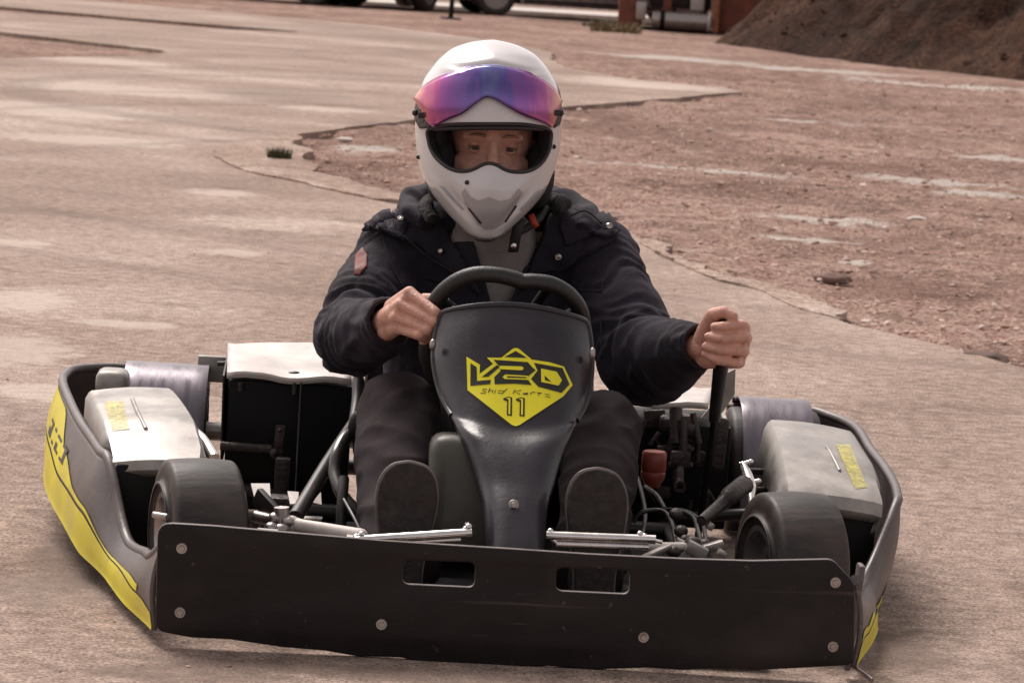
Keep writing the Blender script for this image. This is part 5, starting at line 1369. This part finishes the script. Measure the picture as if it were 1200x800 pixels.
# ---- parked cars
def car(name, label, cat, A, B, paint, van=False, group='cars parked beyond the track'):
    """A, B: ground points of the near-side wheels"""
    A = V((A[0], A[1], -.05)); B = V((B[0], B[1], -.05)); ax = (B-A).normalized(); wb = (B-A).length
    side = V((-ax.y, ax.x, 0))
    if side.y < 0: side = -side
    M = Matrix(((ax.x, side.x, 0, A.x), (ax.y, side.y, 0, A.y), (0, 0, 1, A.z), (0, 0, 0, 1)))
    root = empty(name, label, cat, M, group)
    W = 1.72 if not van else 1.9; F0 = -.82; R0 = wb+(.75 if not van else 1.0)
    if van: top = [(F0, .55), (F0+.05, .95), (F0+.75, 1.08), (F0+1.35, 1.78), (F0+1.7, 1.92), (R0-.05, 1.92), (R0, 1.0), (R0, .38)]
    else: top = [(F0, .45), (F0+.03, .68), (F0+.35, .80), (F0+1.15, .93), (F0+1.85, 1.36), (F0+2.3, 1.44), (R0-.75, 1.38), (R0-.18, .98), (R0-.02, .85), (R0, .42)]
    bot = [(R0-.05, .30)]
    def arch(cx): return [(cx+.37*math.cos(t), .31+.37*math.sin(t)) for t in [math.pi*k/12 for k in range(13)]]
    bot += [(wb+.40, .24)]+arch(wb)+[(wb-.40, .20), (.40, .20)]+arch(0)+[(-.40, .24), (F0+.05, .27)]
    prof = spline([V((x, z, 0)) for x, z in top], 4)
    pr = [(p.x, p.y) for p in prof]+bot
    bm = bmesh.new(); tris = tessellate_polygon([[V((x, z, 0)) for x, z in pr]])
    ys = [(0, 0.05), (.04, 0.0), (W/2, 0), (W-.04, 0), (W, .05)]
    def tumble(z): return max(0, z-.85)*.28
    rows = []
    for yy, ins in ys:
        row = []
        for x, z in pr:
            y = yy
            if yy < W/2-.1: y = yy+tumble(z)
            elif yy > W/2+.1: y = yy-tumble(z)
            row.append(bm.verts.new((x*(1)+(0), y, z-ins*.3*(1 if z > .5 else 0))))
        rows.append(row)
    n = len(pr)
    for a_, b_ in zip(rows, rows[1:]):
        for i in range(n): bm.faces.new((a_[i], a_[(i+1) % n], b_[(i+1) % n], b_[i]))
    for t in tris:
        bm.faces.new([rows[0][i] for i in t]); bm.faces.new([rows[-1][i] for i in t])
    obj('car_body', bm, paint, root, sharp=32)
    # glass
    zb, zt = (.98, 1.32) if not van else (1.1, 1.75); xs = (F0+1.45, F0+2.35, R0-.95) if not van else (F0+1.1, F0+2.1, F0+2.2)
    for yb, yt, sg in ((tumble(zb)-.006, tumble(zt)-.006, 1), (W-tumble(zb)+.006, W-tumble(zt)+.006, -1)):
        for x0, x1, x2, x3 in ((xs[0], xs[1]-.04, xs[1]-.04, xs[0]+.5), (xs[1]+.04, xs[2]+.3, xs[2], xs[1]+.04))[: (2 if not van else 1)]:
            bm = bmesh.new(); pts = [(x0, yb, zb), (x1, yb, zb), (x2, yt, zt), (x3, yt, zt)]; lo = [bm.verts.new(p) for p in pts]; hi = [bm.verts.new((p[0], p[1]+.012*sg, p[2])) for p in pts]
            bm.faces.new(lo); bm.faces.new(hi[::-1]); [bm.faces.new((lo[i], hi[i], hi[(i+1) % 4], lo[(i+1) % 4])) for i in range(4)]; obj('window', bm, 'car_glass', root, False)
    zs = ((F0+1.22, .95), (F0+1.82, 1.335)) if not van else ((F0+.80, 1.13), (F0+1.32, 1.74)); d_ = V((zs[1][1]-zs[0][1], 0, -(zs[1][0]-zs[0][0]))).normalized()*-.014
    bm = bmesh.new(); pts = [V((zs[0][0], .16, zs[0][1])), V((zs[0][0], W-.16, zs[0][1])), V((zs[1][0], W-.26, zs[1][1])), V((zs[1][0], .26, zs[1][1]))]; lo = [bm.verts.new(p+d_*.2) for p in pts]; hi = [bm.verts.new(p+d_*1.6) for p in pts]
    bm.faces.new(lo); bm.faces.new(hi[::-1]); [bm.faces.new((lo[i], hi[i], hi[(i+1) % 4], lo[(i+1) % 4])) for i in range(4)]; obj('windscreen', bm, 'car_glass', root, False)
    for s in (.14, W-.40):
        bm = bmesh.new(); box(bm, (F0+.02, s+.13, .66), (.10, .30, .13), None, .03, 3); obj('headlight', bm, 'head_lamp', root)
        bm = bmesh.new(); box(bm, (R0-.01, s+.13, .74), (.06, .24, .14), None, .02, 3); obj('tail_light', bm, 'tail_lamp', root)
    bm = bmesh.new(); box(bm, (F0-.005, W/2, .40), (.06, W*.8, .16), None, .02); obj('bumper', bm, 'rubber', root); bm = bmesh.new(); box(bm, ((wb)/2, .005, .26), (wb-.86, .03, .07), None, .01); obj('sill', bm, 'rubber', root)
    bm = bmesh.new(); box(bm, (xs[1]+.02, -.008, .86), (.16, .02, .028), None, .006); obj('door_handle', bm, 'trim_black', root)
    for cx in (0, wb):
        for yy in (.10, W-.10):
            w = bpy.data.objects.new('wheel', None); COL.objects.link(w); w.parent = root; w.location = (cx, yy, .31); w.rotation_euler = (0, 0, R(90 if yy > .5 else -90))
            bm = bmesh.new(); lathe(bm, [(-.10, .20), (-.10, .28), (-.08, .305), (0, .31), (.08, .305), (.10, .28), (.10, .20)], n=40, close=True); obj('tyre', bm, 'rubber', w, sharp=0)
            bm = bmesh.new(); lathe(bm, [(-.09, .05), (-.085, .10), (-.06, .17), (-.095, .198), (-.09, .21), (.09, .21), (.09, .05)], n=40)
            for k in range(5): a_ = 2*math.pi*k/5; box(bm, (-.075, math.cos(a_)*.11, math.sin(a_)*.11), (.03, .19, .05), Matrix.Rotation(a_, 3, 'X'), .008)
            bm2 = bm; obj('wheel_rim', bm2, 'hubcap', w, sharp=30)
    return root
c503, c580, c363, c283 = gnd(503, 15, -.05), gnd(580, 19.5, -.05), gnd(363, 6.5, -.05), gnd(282, 3.2, -.05)
car('parked_car', 'dark angled car with bright alloy wheel just left of the thin black post', 'car', c503, c503+V((1.0, 2.25, 0)), 'car_paint_dark')
c367 = gnd(364, 7.5, -.05); car('parked_car', 'leftmost dark car at the top edge, standing apart from the van', 'car', c367, c367+V((-2.25, .75, 0)), 'car_paint_dark')
car('parked_van', 'silver grey van parked beside the rust red machine, large grey hubcap showing', 'van', c580, c580+V((2.95, .55, 0)), 'car_paint_grey', True)
# thin post on a round foot
bm = bmesh.new(); p = gnd(528, 25, -.06); cyl(bm, p, p+V((0, 0, .05)), .16, .14, 28); po = obj('post_foot', bm, 'box_black', None); bm = bmesh.new(); cyl(bm, p+V((0, 0, .04)), p+V((.02, 0, 1.1)), .035, .03, 16); pp2 = obj('pole', bm, 'box_black', None)
e = empty('barrier_post', 'thin black post on a round foot standing in front of the parked cars', 'post', Matrix.Translation(p))
for q in (po, pp2): q.parent = e; q.matrix_parent_inverse = e.matrix_world.inverted()
# rust red machine with a silver tank
o_ = gnd(797, 39, -.05); a_ = gnd(745, 33, -.05); dx = 45.0/FPX
mroot = empty('rusty_machine', 'rust red steel machine with a silver cylindrical tank, standing against the earth mound', 'machine', Matrix.Translation(o_))
s = o_.y/FPX
def mx(u, v): q = (u-797)*s; return V((q, 0, -(v-39-(u-797)*.0655)*s))   # local x, z
def mbox(name, u0, v0, u1, v1, y0, y1, m, bev=.02, parent=mroot):
    a = mx(u0, v0); b = mx(u1, v1); bm = bmesh.new(); box(bm, ((a.x+b.x)/2, (y0+y1)/2, (a.z+b.z)/2), (abs(b.x-a.x), y1-y0, abs(a.z-b.z)), None, bev); return obj(name, bm, m, parent)
mbox('steel_post', 724, -120, 752, 33, .15, .45, 'rust_paint'); mbox('steel_post', 834, -60, 841, 40, -.10, .05, 'orange_paint')
mbox('body_panel', 841, -130, 930, 44, .10, 2.2, 'rust_paint', .03); mbox('top_panel', 724, -150, 841, -28, .2, 2.2, 'rust_paint', .03)
mbox('cross_beam', 752, 34, 841, 38, .0, .9, 'box_black'); mbox('engine_block', 760, -28, 832, 14, .55, 1.6, 'cast_metal', .05)
mbox('inner_post', 776, -30, 786, 16, .25, .4, 'rust_paint'); mbox('grey_panel', 808, -30, 824, 14, .3, .42, 'pale_paint'); mbox('grey_panel', 744, 2, 756, 24, .1, .14, 'worn_steel', .01)
a = mx(763, 25); b = mx(832, 25); bm = bmesh.new(); lathe(bm, [(-.43, .06), (-.42, .10), (-.40, .125), (.40, .125), (.42, .10), (.43, .06)], Matrix.Translation(((a.x+b.x)/2, -.02, (a.z+b.z)/2+.0)), 36)
tk = obj('silver_tank', bm, 'chrome', mroot); tk.data.materials[0] = MATS['worn_steel']
bm = bmesh.new(); lathe(bm, [(-.035, .129), (.035, .129), (.035, .12), (-.035, .12)], Matrix.Translation((mx(775, 0).x, -.02, (a.z+b.z)/2)), 36, True); obj('tank_strap', bm, 'box_black', tk)
bm = bmesh.new(); lathe(bm, [(-.02, .135), (.02, .135), (.02, .12), (-.02, .12)], Matrix.Translation((mx(829, 0).x, -.02, (a.z+b.z)/2)), 36, True); obj('tank_strap', bm, 'pale_paint', tk)

# ================================================================== LIGHT, SKY, CAMERA
SUN_EL, SUN_AZ = R(52), R(-32)                 # azimuth from +Y (behind the kart) towards +X
sd = V((math.sin(SUN_AZ)*math.cos(SUN_EL), math.cos(SUN_AZ)*math.cos(SUN_EL), math.sin(SUN_EL)))
w = bpy.data.worlds.new('World'); sc.world = w; w.use_nodes = True; nt = w.node_tree; bg = nt.nodes['Background']
sky = nt.nodes.new('ShaderNodeTexSky'); sky.sky_type = 'NISHITA'; sky.sun_disc = False; sky.sun_elevation = SUN_EL; sky.sun_rotation = SUN_AZ; sky.dust_density = 3.0; sky.air_density = 1.0
hs = nt.nodes.new('ShaderNodeHueSaturation'); hs.inputs['Saturation'].default_value = .12
mul = nt.nodes.new('ShaderNodeMix'); mul.data_type = 'RGBA'; mul.blend_type = 'MULTIPLY'; mul.inputs['Factor'].default_value = 1; mul.inputs['B'].default_value = (1.0, .915, .875, 1)
nt.links.new(sky.outputs[0], hs.inputs['Color']); nt.links.new(hs.outputs[0], mul.inputs['A']); nt.links.new(mul.outputs['Result'], bg.inputs['Color']); bg.inputs['Strength'].default_value = .11
l = bpy.data.lights.new('sun', 'SUN'); l.energy = 2.0; l.angle = R(32); l.color = (1, .93, .87); lo = bpy.data.objects.new('sun', l); COL.objects.link(lo); lo.rotation_euler = (-sd).to_track_quat('-Z', 'Y').to_euler(); lo.location = (0, 5, 12)
cd = bpy.data.cameras.new('camera'); cam = bpy.data.objects.new('camera', cd); COL.objects.link(cam)
cd.sensor_fit = 'HORIZONTAL'; cd.sensor_width = 36; cd.lens = FPX/1200*36; cd.clip_end = 3000; cd.clip_start = .05
m3 = Matrix((RT, UP, -FW)).transposed(); cam.matrix_world = Matrix.Translation(CAM) @ m3.to_4x4()
cd.dof.use_dof = True; cd.dof.focus_distance = 5.6; cd.dof.aperture_fstop = 18
sc.camera = cam
vs_ = sc.view_settings; vs_.view_transform = 'Standard'; vs_.look = 'None'; vs_.gamma = 1; vs_.exposure = .62; vs_.use_curve_mapping = False
